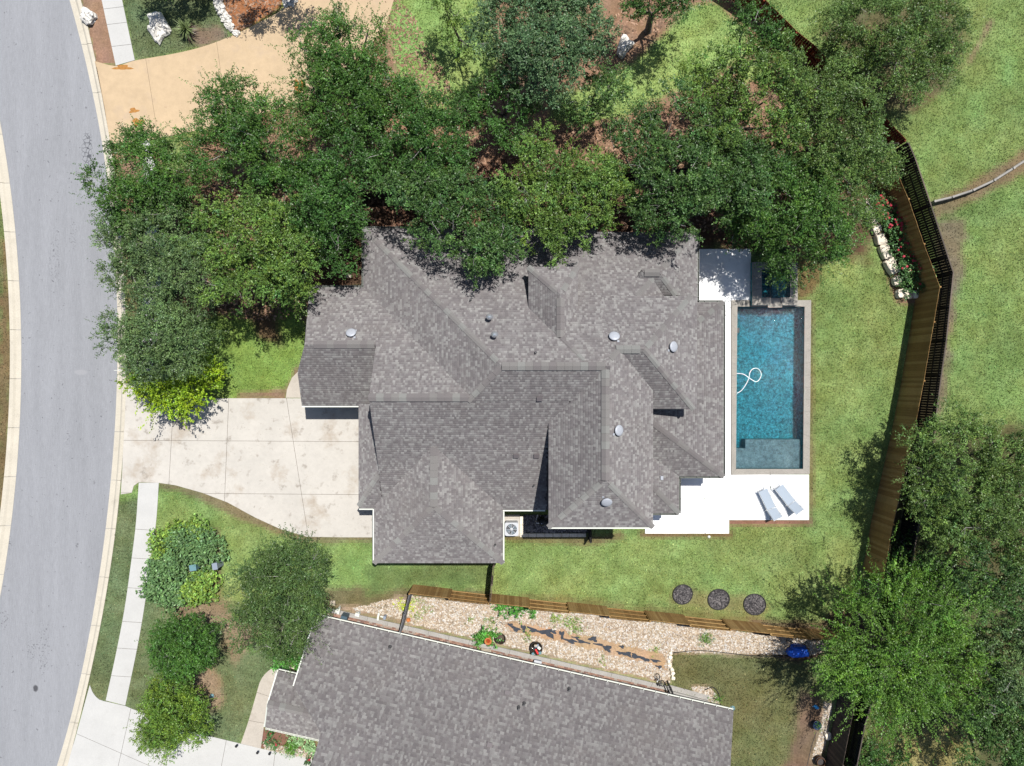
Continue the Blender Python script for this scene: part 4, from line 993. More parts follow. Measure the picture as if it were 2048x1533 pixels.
# ------------------------------------------------------------------ foliage
SP = {
    'oak':   dict(c=(72, 98, 54), leaf=.105, L=.38, dens=8.5, ns=5, nl=11, wisp=.10, hue=.10, up=.35),
    'oakb':  dict(c=(88, 112, 80), leaf=.10, L=.36, dens=11.0, gap=.32, ns=5, nl=11, wisp=.06, hue=.06, up=.4),
    'oakg':  dict(c=(92, 112, 74), leaf=.09, L=.40, shoots=1.6, dens=8.5, ns=5, nl=12, wisp=.14, hue=.07, up=.35),
    'oaky':  dict(c=(94, 118, 58), leaf=.105, L=.38, dens=8.0, ns=5, nl=11, wisp=.10, hue=.12, up=.35),
    'elm':   dict(c=(72, 102, 47), leaf=.10, L=.48, dens=8.0, ns=5, nl=13, shoots=5.0, wisp=.30, hue=.12, up=.25),
    'dark':  dict(c=(66, 97, 47), leaf=.105, L=.40, shoots=1.0, dens=8.0, ns=5, nl=11, wisp=.14, hue=.08, up=.3),
    'lime':  dict(c=(140, 164, 46), leaf=.13, L=.38, shoots=1.5, dens=7.5, ns=5, nl=11, wisp=.15, hue=.12, up=.3),
    'olive': dict(c=(80, 100, 58), leaf=.085, gap=.30, L=.5, dens=8.5, ns=5, nl=14, shoots=2.2, billow=1, wisp=.25, hue=.08, up=.25),
    'fine':  dict(c=(92, 114, 62), leaf=.09, gap=.33, shoots=.8, L=.42, dens=8.5, ns=5, nl=12, wisp=.12, hue=.10, up=.35),
    'bright': dict(c=(84, 116, 46), leaf=.095, L=.6, dens=4.0, ns=4, nl=18, wisp=.5, hue=.13, up=.18, spread=.2, gap=.36, shoots=11, radial=1),
    'round': dict(c=(70, 103, 46), leaf=.085, L=.30, dens=13, gap=.1, shoots=2.0, ns=5, nl=11, wisp=.12, hue=.08, up=.5),
    'roundy': dict(c=(100, 124, 52), leaf=.085, L=.30, dens=13, gap=.1, shoots=2.0, ns=5, nl=11, wisp=.12, hue=.14, up=.5),
}
def leaves(lobes, sp, rg, dens=1.0):
    """leaf blades set along short sprays that are clumped over the shells of the lobes"""
    V = []; CC = []; heads = []
    lob = []; parent_r = {}
    for l in lobes:
        c, Rr, Rz = np.array(l[:3]), l[3], l[4]
        if not sp.get('billow', 1) or Rr < .8: lob.append((c, Rr, Rz)); continue
        lob.append((c + np.array([0, 0, -.25 * Rz]), Rr * .72, Rz * .7))
        k = int(np.clip(6.0 * Rr * Rr / 2.2, 5, 16)); pts = []
        for _ in range(k * 30):
            a = rg.uniform(0, 6.283); q = math.sqrt(rg.random()) * .86; p = np.array([math.cos(a) * q, math.sin(a) * q])
            if all(np.hypot(*(p - o)) > .36 * math.sqrt(6 / k) * 1.15 for o in pts): pts.append(p)
            if len(pts) >= k: break
        for p in pts:
            q = np.hypot(*p); s = rg.uniform(.30, .46) * Rr; s = max(.42, min(s, .95)); h = math.sqrt(max(0, 1 - q * q))
            zc = c[2] + Rz * (h * .75 - .15) + rg.uniform(-.75, .38) * min(1.0, Rz)
            lob.append((np.array([c[0] + p[0] * Rr, c[1] + p[1] * Rr, zc]), s, s * .85))
    for li, (c, Rr, Rz) in enumerate(lob):
        n = max(6, int(sp['dens'] * dens * math.pi * Rr * Rr * 1.75)); d = rg.normal(size=(n, 3)); d[:, 2] = np.abs(d[:, 2]) * 1.1 - 0.35 * rg.random(n); d /= np.linalg.norm(d, axis=1)[:, None]
        rho = 0.55 + 0.5 * rg.random(n) ** .6
        rho *= 1 + 0.34 * (fbm(d[:, 0] * 2 + li * 3, d[:, 1] * 2 + d[:, 2], 60 + li, 2) - .5) * 2
        cc = c + d * np.array([Rr, Rr, Rz]) * rho[:, None]
        keep = fbm(cc[:, 0] * .85 + cc[:, 2] * .3, cc[:, 1] * .85 + cc[:, 2] * .2, 80, 3) > sp.get('gap', .37)
        for lj, (c2, R2, Z2) in enumerate(lob):
            if lj != li: keep &= np.linalg.norm((cc - c2) / np.array([R2, R2, Z2]), axis=1) > .66
        keep &= cc[:, 2] > min(.15, .35 * c[2])
        cc = cc[keep]; d = d[keep]; n = len(cc)
        if not n: continue
        heads.append(cc)
        ho = d * np.array([1, 1, .35]) + np.array([0, 0, sp['up']]) + rg.normal(size=(n, 3)) * .35
        tone = np.exp(rg.normal(size=n) * .24 + rg.normal() * .10); hue = rg.normal(size=n) * sp['hue']
        ns, nl = sp['ns'], sp['nl']; N = n * ns
        o = np.repeat(cc, ns, 0) + rg.normal(size=(N, 3)) * .13
        ax = np.repeat(ho, ns, 0) + rg.normal(size=(N, 3)) * sp.get('spread', .55); ax /= np.linalg.norm(ax, axis=1)[:, None]
        L = sp['L'] * rg.uniform(.55, 1.25, N); wi = rg.random(N) < sp['wisp'] * .35; L[wi] *= 1.9; ax[wi, 2] *= .4
        t = np.tile((np.arange(nl) + .5) / nl, N) + rg.normal(size=N * nl) * .03
        o2 = np.repeat(o, nl, 0); a2 = np.repeat(ax, nl, 0); L2 = np.repeat(L, nl)
        p = o2 + a2 * (L2 * t)[:, None] + rg.normal(size=(N * nl, 3)) * .035; p[:, 2] -= .22 * L2 * t * t
        ld = a2 * .55 + rg.normal(size=p.shape) * .65; ld /= np.linalg.norm(ld, axis=1)[:, None]
        nm = np.array([.12, .18, .85]) + rg.normal(size=p.shape) * .55; sd = np.cross(nm, ld); sd /= np.linalg.norm(sd, axis=1)[:, None] + 1e-9
        s = (sp['leaf'] * rg.uniform(.65, 1.3, len(p)))[:, None]
        q = np.stack([p - ld * s * .5, p + sd * s * .27 + ld * s * .05, p + ld * s * .55, p - sd * s * .27 + ld * s * .05], 1)
        V.append(q.reshape(-1, 3))
        b = np.array(col(*sp['c'], .86)); T = np.repeat(tone, ns * nl) * np.exp(rg.normal(size=len(p)) * .14); hh = np.repeat(hue, ns * nl) + rg.normal(size=len(p)) * .04
        b = b * np.array([.97, 1.05, .88]); cl = b * T[:, None] * np.stack([1 + .8 * hh, 1 + .15 * hh, 1 - .7 * hh], -1); CC.append(np.clip(cl, .004, .6))
    # long shoots reaching past the rim
    ns = sp.get('shoots', 0)
    if ns:
        for l in lobes:
            m = int(ns * l[3] * 3.2)
            a = rg.uniform(0, 6.283, m); el = rg.uniform(-.1, .55, m); ax = np.stack([np.cos(a) * np.cos(el), np.sin(a) * np.cos(el), np.sin(el)], -1)
            o = np.array(l[:3]) + ax * np.array([l[3], l[3], l[4]]) * rg.uniform(.55, .92, m)[:, None]; L = rg.uniform(.6, 1.5, m); nl = 30 if not sp.get('radial') else 46
            if sp.get('radial'):
                cen_ = np.mean([q[:3] for q in lobes], 0); o = np.array(l[:3]) + rg.normal(size=(m, 3)) * np.array([l[3], l[3], .2]) * .55; o[:, 2] = l[2] + l[4] * rg.uniform(.35, 1.0, m); ax = o - cen_; ax[:, 2] = np.linalg.norm(ax[:, :2], axis=1) * rg.uniform(-.1, .45, m); ax /= np.linalg.norm(ax, axis=1)[:, None] + 1e-6; L = rg.uniform(.8, 1.6, m)
            ax = ax + rg.normal(size=(m, 3)) * (.3 if not sp.get('radial') else .2); ax /= np.linalg.norm(ax, axis=1)[:, None]
            t = np.tile((np.arange(nl) + .5) / nl, m); a2 = np.repeat(ax, nl, 0); L2 = np.repeat(L, nl)
            p = np.repeat(o, nl, 0) + a2 * (L2 * t)[:, None] + rg.normal(size=(m * nl, 3)) * (.07 * (1 - .6 * t))[:, None]; p[:, 2] += .12 * L2 * t
            ld = a2 * .8 + rg.normal(size=p.shape) * .55; ld /= np.linalg.norm(ld, axis=1)[:, None]
            nm = np.array([.12, .18, .85]) + rg.normal(size=p.shape) * .5; sd = np.cross(nm, ld); sd /= np.linalg.norm(sd, axis=1)[:, None] + 1e-9
            s = (sp['leaf'] * rg.uniform(.6, 1.15, len(p)))[:, None]
            V.append(np.stack([p - ld * s * .5, p + sd * s * .27 + ld * s * .05, p + ld * s * .55, p - sd * s * .27 + ld * s * .05], 1).reshape(-1, 3))
            T = np.repeat(np.exp(rg.normal(size=m) * .24), nl) * np.exp(rg.normal(size=len(p)) * .14) * 1.08; CC.append(np.array(col(*sp['c'], .86)) * T[:, None])
    V = np.concatenate(V); F = np.arange(len(V)).reshape(-1, 4)
    return V, F, np.concatenate(CC), np.concatenate(heads)

NLEAF = 0
def tree(label, lobes, sp, z=4.4, flat=.84, trunk=None, group='oaks and elms round the house', name='oak_tree', cat='tree', dens=1.0, twigs=1.0, seed=None):
    """lobes: (photo x, photo y, radius px[, height]) of each rounded mass of the crown"""
    global NLEAF
    rg = np.random.default_rng(seed or (int(lobes[0][0]) * 7 + int(lobes[0][1])))
    LB = []
    for l in lobes:
        zc = l[3] if len(l) > 3 else z + rg.uniform(-.9, .9) * min(1, z / 4); x, y = W(l[0], l[1], zc); r = 0.99 * l[2] * (H - zc) / H / S; LB.append((x, y, zc, r, max(.35, min(r * flat, zc - .25))))
    mx = np.mean([l[0] for l in LB]); my = np.mean([l[1] for l in LB])
    bx, by = W(*trunk) if trunk else (mx + rg.uniform(-.3, .3), my + rg.uniform(-.3, .3))
    root = thing(name, label, cat, (bx, by, 0), group)
    V, F, cc, hd = leaves(LB, SP[sp], rg, dens); NLEAF += len(F)
    npobj('crown', V, F, M['leaf'], root, cc)
    m = MB(); zt = np.mean([l[2] for l in LB]); hf = max(.4, zt * .42); Rm = max(l[3] for l in LB); tr = .05 + .05 * zt * min(1, Rm / 2)
    top = (bx + rg.uniform(-.15, .15), by + rg.uniform(-.15, .15), hf)
    m.tube([(bx, by, -.1), (bx, by, .12), (bx + (top[0] - bx) * .5, by + (top[1] - by) * .5 + .05, hf * .5), top], [tr * 1.5, tr * 1.15, tr, tr * .9], 9)
    for l in LB:
        e = (l[0], l[1], l[2] + l[4] * .2); mid = ((top[0] + e[0]) / 2 + rg.uniform(-.2, .2), (top[1] + e[1]) / 2 + rg.uniform(-.2, .2), (top[2] + e[2]) / 2 - .1)
        m.tube([top, mid, e], [tr * .5, tr * .3, tr * .12], 6, caps=False)
    m.build('trunk', M['bark'], root)
    m = MB()
    for l in LB:
        dist = np.linalg.norm(hd - np.array(l[:3]), axis=1); near = np.nonzero(dist < l[3] * 1.25)[0]
        if not len(near): continue
        for i in rg.choice(near, min(len(near), int((2.2 * l[3] + .8) * twigs)), replace=False):
            p = np.array(l[:3]) + np.array([0, 0, l[4] * .1]); e = hd[i] + (hd[i] - p) * .06; e[2] += .12; md = (p + e) / 2 + rg.normal(size=3) * .16; md2 = md * .4 + e * .6 + rg.normal(size=3) * .08
            m.tube([md, md2, e], [.014, .010, .004], 4, caps=False)
            for _ in range(2):
                e2 = md2 + (e - md2) * .8 + rg.normal(size=3) * .22; e2[2] += .1; m.tube([md2, e2], [.008, .003], 3, caps=False)
    if m.v: m.build('twigs', M['pale_twig'], root, kind='stuff')
    return root
G1 = 'trees along the street front'; G2 = 'oaks in the upper garden'; G3 = 'oaks overhanging the roof'; G4 = 'trees beyond the back fence'
tree('spiky dark elm leaning over the kerb below the tan driveway', [(300, 335, 72), (245, 395, 58), (345, 395, 75), (270, 435, 45), (300, 300, 45)], 'elm', 4.2, group=G1, name='elm_tree')
tree('dark elm with long sprays reaching over the lower edge of the tan driveway', [(480, 225, 62), (545, 290, 80), (460, 300, 62), (590, 330, 55), (410, 300, 50), (440, 200, 40)], 'elm', 4.6, group=G1, name='elm_tree')
tree('grey green oak by the kerb between the spiky elm and the round oak', [(310, 480, 85), (265, 535, 62), (375, 540, 80), (350, 440, 60), (250, 470, 45), (360, 600, 50)], 'oakg', 4.4, group=G1, trunk=(405, 560))
tree('yellowish green oak touching the left corner of the porch roof', [(490, 470, 88), (565, 520, 78), (480, 570, 62), (580, 580, 40), (430, 470, 60), (545, 440, 55)], 'oaky', 4.8, group=G1)
tree('blue grey oak reaching over the kerb above the yellow green tree', [(330, 685, 82), (250, 668, 52), (385, 670, 55), (300, 718, 38), (300, 640, 50)], 'oakg', 3.8, group=G1)
tree('bright yellow green tree at the top left corner of the white driveway', [(332, 788, 48), (380, 774, 48), (292, 766, 30), (368, 810, 32), (420, 748, 32), (314, 804, 26)], 'lime', 2.4, group=G1, name='yellow_tree', trunk=(372, 765))
tree('large dark elm whose wispy top hides the upper end of the tan driveway', [(700, 110, 75), (650, 95, 46), (760, 185, 62), (690, 215, 85), (598, 95, 26), (738, 62, 34), (620, 160, 50), (690, 38, 32)], 'elm', 5.0, group=G2, name='elm_tree')
tree('dense oak with bare grey twigs between the pale lawn and the roof', [(800, 240, 78), (870, 275, 75), (850, 340, 65), (780, 320, 60), (920, 220, 48)], 'dark', 5.2, group=G2)
tree('dark oak left of the roof corner behind the porch', [(620, 375, 75), (666, 425, 66), (640, 480, 62), (560, 370, 55), (694, 335, 52), (680, 510, 38)], 'dark', 5.0, group=G1)
tree('leafy oak hanging over the roof edge left of the middle', [(860, 400, 82), (940, 430, 78), (985, 490, 62), (800, 385, 55), (900, 470, 50), (960, 520, 38), (1005, 430, 45)], 'oak', 6.2, group=G3)
tree('broad blue green oak at the top centre beside the pale lawn', [(1080, 50, 96), (1145, 40, 76), (1000, 60, 62), (1085, 125, 76), (1168, 85, 52), (1020, 120, 50)], 'oakb', 5.4, group=G2)
tree('narrow dark oak below the broad blue green oak', [(1000, 190, 55), (1015, 250, 55), (965, 215, 42), (1040, 200, 40)], 'dark', 4.6, group=G2)
tree('rounded oak over the middle of the roof edge', [(1100, 340, 72), (1170, 385, 78), (1080, 440, 66), (1205, 345, 60), (1100, 490, 38), (1040, 400, 50), (1140, 440, 55), (1190, 420, 48)], 'oaky', 6.2, group=G3)
tree('thin small oak in the narrow pale lawn patch', [(1195, 185, 48), (1165, 215, 36), (1225, 165, 36)], 'oak', 3.0, group=G2, dens=.7)
tree('tall oak with gaps in its crown right of the middle of the roof', [(1290, 285, 72), (1360, 375, 76), (1340, 250, 66), (1305, 420, 60), (1250, 320, 50), (1385, 450, 48), (1370, 310, 55)], 'oak', 6.0, group=G3)
tree('oak with a yellow tinge between the pale lawn and the red fence', [(1440, 165, 66), (1500, 125, 62), (1530, 205, 74), (1430, 245, 60), (1390, 200, 50), (1470, 280, 55), (1560, 260, 55)], 'oaky', 5.0, group=G2, dens=.85)
tree('small dark oak standing against the top of the red fence', [(1510, 70, 46), (1545, 105, 36), (1490, 40, 30)], 'dark', 4.6, group=G2)
tree('loose olive oak crossing the red fence near its lower bend', [(1620, 190, 72), (1680, 255, 76), (1700, 325, 62), (1620, 305, 64), (1590, 240, 50), (1740, 330, 48)], 'fine', 4.8, group=G4)
tree('wide oak on open grass outside the red fence', [(1750, 60, 100), (1840, 75, 78), (1790, 135, 72), (1700, 110, 66), (1870, 140, 46), (1680, 45, 50), (1890, 40, 45)], 'fine', 4.2, group=G4)
tree('dense oak with drooping shoots over the stone spa', [(1530, 390, 84), (1605, 430, 82), (1495, 445, 52, 3.3), (1590, 495, 60), (1660, 475, 48), (1568, 470, 52, 3.5), (1640, 520, 35), (1460, 425, 32, 3.4), (1545, 525, 28, 2.5), (1568, 535, 28, 2.5), (1600, 540, 34, 2.6)], 'elm', 4.8, group=G3)
tree('dusty oak between the spa oak and the stone edged rose bed', [(1720, 385, 56), (1680, 350, 62), (1640, 370, 62), (1700, 440, 48), (1740, 350, 45), (1670, 410, 55)], 'fine', 4.6, group=G3)
tree('oak in shade below the yellow tinged oak', [(1440, 330, 66), (1480, 380, 56), (1410, 400, 52), (1520, 330, 52), (1440, 290, 45)], 'oak', 5.2, group=G3)
tree('shrubby tree hanging in at the top edge above the big white boulder', [(325, -58, 38), (380, -66, 36), (285, -56, 34), (425, -95, 34)], 'dark', 2.6, group=G2)
tree('dark tree at the top edge above the orange brown bed', [(500, -70, 40), (550, -75, 36), (590, -70, 30)], 'dark', 3.2, group=G2)
tree('dark crown at the top edge above the upper mulch corner', [(1300, -5, 48), (1350, 5, 40), (1270, 10, 32), (1390, -20, 36)], 'dark', 4.2, group=G2)
tree('young loose tree casting shade on the pale lawn at the top', [(915, 60, 36), (945, 95, 28), (885, -8, 34)], 'oaky', 3.4, group=G2, dens=.75)
tree('olive feathery tree between the driveway and the neighbouring roof', [(575, 1135, 66), (525, 1180, 66), (600, 1200, 58), (545, 1250, 62), (490, 1210, 40), (560, 1290, 34), (620, 1150, 38), (600, 1270, 42)], 'olive', 4.4, group=G1, name='feathery_tree', trunk=(590, 1180))
tree('round green tree below the leafy shrub bed on the front lawn', [(370, 1285, 60, 2.4), (352, 1298, 46, 2.1), (398, 1288, 42, 2.1), (375, 1318, 40, 1.9), (384, 1268, 44, 2.5), (335, 1290, 34, 1.8)], 'round', 1.8, group=G1, name='round_tree', flat=.9, trunk=(382, 1275))
tree('round yellowish tree over the neighbouring driveway edge', [(338, 1425, 60, 2.4), (368, 1440, 46, 2.1), (315, 1456, 40, 2.0), (342, 1390, 46, 2.3), (332, 1476, 28, 1.4), (382, 1410, 38, 1.5)], 'roundy', 1.8, group=G1, name='round_tree', flat=.9, trunk=(350, 1405))
tree('large bright green tree with long feathery sprays beyond the pebble bed', [(1780, 1220, 88), (1850, 1300, 105), (1765, 1350, 88), (1695, 1290, 62), (1860, 1215, 76), (1700, 1215, 52), (1820, 1375, 60), (1765, 1405, 44), (1890, 1360, 52), (1685, 1340, 40)], 'bright', 4.6, group=G4, name='feathery_tree', trunk=(1745, 1250))
tree('grey green oak touching the dark fence beyond the back lawn', [(1895, 905, 80, 4.2), (1960, 900, 66, 4.6), (1850, 950, 48, 4.2), (1870, 1010, 62, 4.4), (1930, 985, 74, 5.0), (1848, 985, 50, 4.6)], 'fine', 4.6, group=G4)
tree('tall oak at the right edge beyond the back fence', [(2010, 930, 72), (2045, 1000, 80), (1975, 1040, 74), (2050, 880, 60), (1900, 1080, 58), (2050, 1090, 60)], 'fine', 5.2, group=G4)
tree('oak with a bare grey limb at the right edge above the bright tree', [(1985, 1145, 76), (1930, 1135, 58), (2045, 1180, 66), (1960, 1215, 56), (1870, 1135, 45)], 'oak', 5.0, group=G4)
tree('grey oak at the right edge beside the bright green tree', [(2000, 1290, 74), (2050, 1340, 70), (1965, 1350, 58), (2040, 1250, 58), (1945, 1290, 44)], 'oakg', 5.0, group=G4)
tree('oak in the lower right corner over dry grass', [(1990, 1425, 66), (2045, 1450, 68), (1955, 1455, 48), (2020, 1515, 66), (1950, 1525, 44)], 'oak', 4.6, group=G4)
tree('dark bush at the bottom edge beside the weathered fence', [(1745, 1520, 38, 1.2), (1790, 1535, 30, 1.0), (1720, 1540, 26, 1.0)], 'dark', 1.2, group=G4, name='dark_bush')
tree('low dark growth squeezed between the two back fences', [(1790, 1115, 20, 1.6), (1785, 1140, 22, 1.8), (1800, 1085, 18, 1.2), (1838, 860, 16, 1.5)], 'dark', 1.6, group=G4, name='climbing_shrub', cat='shrub', flat=1.0)
tree('small bush under the porch oak against the house wall', [(700, 470, 34, 1.5), (690, 420, 34, 1.6)], 'dark', 1.5, group=G1, name='shade_bush', cat='shrub')
print('leaves', NLEAF)

# ------------------------------------------------------------------ shrubs, flowers, small plants
SP['bigleaf'] = dict(c=(104, 132, 90), leaf=.16, L=.18, dens=34, ns=2, nl=5, wisp=0, hue=.05, up=.7, gap=0)
SP['bigleafy'] = dict(c=(122, 148, 74), leaf=.16, L=.18, dens=34, ns=2, nl=5, wisp=0, hue=.14, up=.7, gap=0)
SP['rose'] = dict(c=(86, 118, 74), leaf=.10, L=.30, dens=15, ns=4, nl=9, wisp=.2, hue=.08, up=.5, gap=0)
SP['weed'] = dict(c=(130, 160, 70), leaf=.06, L=.13, dens=34, ns=3, nl=7, wisp=.1, hue=.12, up=.6, gap=0)
SP['weedy'] = dict(c=(200, 220, 40), leaf=.07, L=.14, dens=60, ns=3, nl=7, wisp=0, hue=.06, up=.6, gap=0)
SP['box'] = dict(c=(84, 130, 40), leaf=.05, L=.12, dens=90, ns=3, nl=9, wisp=0, hue=.06, up=.7, gap=0)
SP['lamb'] = dict(c=(160, 190, 145), leaf=.12, L=.18, dens=40, ns=3, nl=6, wisp=0, hue=.04, up=.6, gap=0)
SP['fern'] = dict(c=(84, 140, 62), leaf=.11, L=.34, dens=16, ns=5, nl=10, wisp=.2, hue=.06, up=.5, gap=0)
def shrub(name, label, lobes, sp, flat=.8, group=None, cat='shrub', dens=1.0, stem=True):
    rg = np.random.default_rng(int(lobes[0][0]) * 3 + int(lobes[0][1])); LB = []
    for px, py, r, zc in lobes:
        x, y = W(px, py, zc); rr = r * (H - zc) / H / S; LB.append((x, y, zc, rr, max(.1, min(rr * flat, max(zc, .12)))))
    root = thing(name, label, cat, (np.mean([l[0] for l in LB]), np.mean([l[1] for l in LB]), 0), group)
    V, F, cc, hd = leaves(LB, SP[sp], rg, dens); V[:, 2] = np.maximum(V[:, 2], .012); npobj('foliage', V, F, M['leaf'], root, cc)
    if stem:
        m = MB()
        for l in LB:
            for k in range(4): m.tube([(l[0] + rg.uniform(-.1, .1), l[1] + rg.uniform(-.1, .1), -.05), (l[0] + rg.uniform(-.5, .5) * l[3], l[1] + rg.uniform(-.5, .5) * l[3], l[2])], [.018, .008], 4, caps=False)
        m.build('stems', M['bark'], root)
    return root, hd
GB = 'large leaved shrubs in the front bed'
shrub('leafy_shrub', 'large leaved green shrub at the upper end of the front bed', [(390, 1088, 48, .5), (350, 1105, 40, .45), (415, 1108, 30, .4), (370, 1075, 30, .4), (435, 1102, 22, .4)], 'bigleaf', group=GB)
shrub('leafy_shrub', 'large leaved blue green shrub on the pavement side of the front bed', [(325, 1150, 34, .5), (320, 1180, 32, .4), (350, 1160, 36, .5), (350, 1125, 30, .45), (345, 1190, 26, .4)], 'bigleaf', group=GB)
shrub('leafy_shrub', 'yellowish large leaved shrub at the lower right of the front bed', [(400, 1168, 28, .4), (422, 1160, 18, .35), (385, 1185, 24, .5), (415, 1180, 20, .4)], 'bigleafy', group=GB)
shrub('leafy_shrub', 'olive tinted large leaved shrub at the top left of the front bed', [(335, 1085, 26, .5), (355, 1068, 24, .4), (395, 1056, 20, .4)], 'bigleafy', group=GB)
shrub('agave', 'spiky fern green plant beside the neighbouring porch', [(575, 1322, 22, .6), (590, 1312, 16, .5)], 'fern')
shrub('clipped_shrub', 'small clipped round shrub in the pebble bed by the neighbouring porch', [(582, 1497, 11, .35)], 'box', flat=1.0)
shrub('silver_plant', 'pale silvery ground cover by the neighbouring porch wall', [(610, 1484, 12, .15), (592, 1480, 10, .12), (624, 1496, 8, .12)], 'lamb', flat=.5, cat='plant')
for i, (x, y) in enumerate(((541, 1468), (537, 1483), (552, 1489), (618, 1520))):
    root, hd = shrub('red_flower', ('topmost red flower in the bed by the neighbouring porch', 'second red flower down in the bed by the neighbouring porch', 'red flower nearest the clipped round shrub by the neighbouring porch', 'lone red flower at the far right end of the porch bed')[i], [(x, y, 3.5, .15)], 'rose', group='red flowers by the porch', cat='flower', stem=False, dens=2)
    m = MB(); x0, y0 = W(x, y, .25)
    for k in range(7): m.rock((x0 + random.uniform(-.07, .07), y0 + random.uniform(-.07, .07), .26 + random.uniform(0, .06)), (.045, .045, .03), k + i * 9, 0)
    m.build('bloom', M['petal'], root, kind='stuff')
ROSES = [((1766, 415, 24, .55), 'topmost red rose bush half under the oak in the stone edged bed'), ((1788, 447, 25, .6), 'second red rose bush from the top in the stone edged bed'), ((1808, 502, 25, .55), 'third red rose bush from the top in the stone edged bed'), ((1826, 551, 29, .55), 'widest and lowest red rose bush in the stone edged bed')]
for i, ((x, y, r, z), lb) in enumerate(ROSES):
    root, hd = shrub('rose_bush', lb, [(x, y, r, z), (x - 9, y - 12, r * .7, z * .9), (x + 9, y + 13, r * .7, z * .8)], 'rose', group='red roses by the back fence')
    m = MB(); top = hd[hd[:, 2] > np.median(hd[:, 2])]
    for k in range(28):
        p = top[(k * 7) % len(top)]; s = random.uniform(.055, .10)
        m.rock((p[0] + random.uniform(-.05, .05), p[1] + random.uniform(-.05, .05), p[2] + .2), (s, s, s * .6), k + i * 30, 0)
    m.build('bloom', M['petal'], root, kind='stuff')
for i, (x, y, r, sp, lb) in enumerate(((798, 1209, 5, 'weedy', 'yellow green weed'), (812, 1209, 6, 'weedy', 'yellow green weed'), (826, 1212, 5, 'weedy', 'yellow green weed'), (835, 1205, 8, 'weed', 'weed'), (858, 1222, 6, 'weed', 'weed'), (836, 1228, 8, 'weed', 'weed'), (980, 1240, 9, 'weed', 'weed'), (1056, 1268, 8, 'weed', 'weed'), (1143, 1245, 15, 'weed', 'weed'), (1157, 1259, 7, 'weed', 'weed'), (1113, 1238, 10, 'weed', 'weed'), (1410, 1276, 9, 'box', 'weed'), (1311, 1297, 5, 'weed', 'weed'), (1434, 1400, 6, 'box', 'weed'), (1205, 1320, 5, 'weed', 'weed'), (945, 1236, 6, 'weed', 'weed'))):
    g = 'yellow weeds by the grey fence' if 'yellow' in lb else 'green weeds among the pebbles'
    WL = {835: 'green weed just below the bright yellow weeds', 858: 'small green weed right of the yellow weeds on the pebbles', 836: 'low green weed between the yellow weeds and the ledge', 980: 'pale weed beside the large dark cloth patch left end', 1056: 'round green weed among the torn cloth patches', 1143: 'widest green weed tuft on the pebbles below the alternating fence', 1157: 'small bright weed under the widest weed tuft', 1113: 'weed left of the widest weed tuft below the fence', 1410: 'dark green weed alone on the narrow pebble strip right end', 1311: 'tiny weed on the sand near the pale stones', 1434: 'green weed in the edged pebbles by the pale steps', 1205: 'tiny weed between the sand strip and the brick strip', 945: 'small weed above the leafy pot plant on the pebbles'}
    lab = 'bright yellow green weed tuft near the grey fence on the pebbles' if 'yellow' in lb else WL[x]
    shrub('weed', lab, [(x, y, r, .08)], sp, flat=.6, group=g, cat='weed', stem=False)
shrub('creeping_plant', 'dark green creeper at the foot of the alternating fence', [(1015, 1214, 10, .2), (1035, 1218, 11, .22), (1055, 1224, 9, .18), (1000, 1211, 7, .15)], 'dark' if False else 'fern', flat=.6, cat='plant', stem=False)

def yucca():
    x, y = W(378, 66); root = thing('yucca', 'spiky yucca between the big white boulder and the tan driveway', 'plant', (x, y, 0)); rg = random.Random(4)
    m = MB(); m.tube([(x, y, -.05), (x + .02, y + .02, .45)], [.09, .07], 7); m.build('trunk', M['bark'], root)
    ms = [MB(), MB()]
    for k in range(110):
        a = rg.uniform(0, 2 * math.pi); el = rg.uniform(-.35, 1.35); L = rg.uniform(.6, .95); d = Vector((math.cos(a) * math.cos(el), math.sin(a) * math.cos(el), math.sin(el))); o = Vector((x, y, .42))
        sd = d.cross(Vector((0, 0, 1))).normalized() * .025; up_ = sd.cross(d).normalized() * .012
        m = ms[1 if el < .05 else 0]; m.cur = col(*((150, 170, 110) if el >= .05 else (112, 88, 76)), .5); mid = o + d * L * .5 + Vector((0, 0, .02)); e = o + d * L - Vector((0, 0, .10 * L)); e.z = max(e.z, .02)
        m.add([o - sd * .7, o + sd * .7, mid + sd + up_, e, mid - sd + up_], [(0, 1, 2, 4), (4, 2, 3)])
    ms[0].build('blades', M['leaf'], root); ms[1].build('dry_blades', M['leaf'], root)
yucca()

# ------------------------------------------------------------------ rocks
def boulder(label, px, py, rx, ry, rz, seed, ang=0, mat='white_rock', name='boulder', sq=.8, rough=.3):
    x, y = W(px, py); m = MB(); m.rock((0, 0, rz * .55), (rx, ry, rz), seed, 3, rough, sq=sq); ca, sa = math.cos(ang), math.sin(ang)
    m.v = [(x + a * ca - b * sa, y + a * sa + b * ca, c) for a, b, c in m.v]; return tag(m.build(name, M[mat]), label, 'boulder')
boulder('white boulder on the brown strip beside the kerb', 180, 36, .38, .45, .32, 3, .4)
m = MB(); x, y = W(319, 58); rg = random.Random(8)
out = [(-22, -26), (-8, -32), (6, -30), (14, -16), (25, 4), (22, 12), (10, 18), (2, 33), (-8, 26), (-16, 12), (-22, 4), (-16, -10)]
vs = []; rings = ((1.0, 0, 0), (1.02, .14, 0), (.92, .30, 1), (.62, .42, 1), (.3, .46, 1)); n = len(out) * 3
for k, z, jit in rings:
    for i in range(n):
        a, b = out[i // 3], out[(i // 3 + 1) % len(out)]; t = (i % 3) / 3; q = ((a[0] + (b[0] - a[0]) * t) / S, -(a[1] + (b[1] - a[1]) * t) / S); j = rg.uniform(-.06, .06)
        vs.append((x + q[0] * (k + j * .7), y + q[1] * (k + j * .7), z + jit * rg.uniform(-.09, .09) - .02))
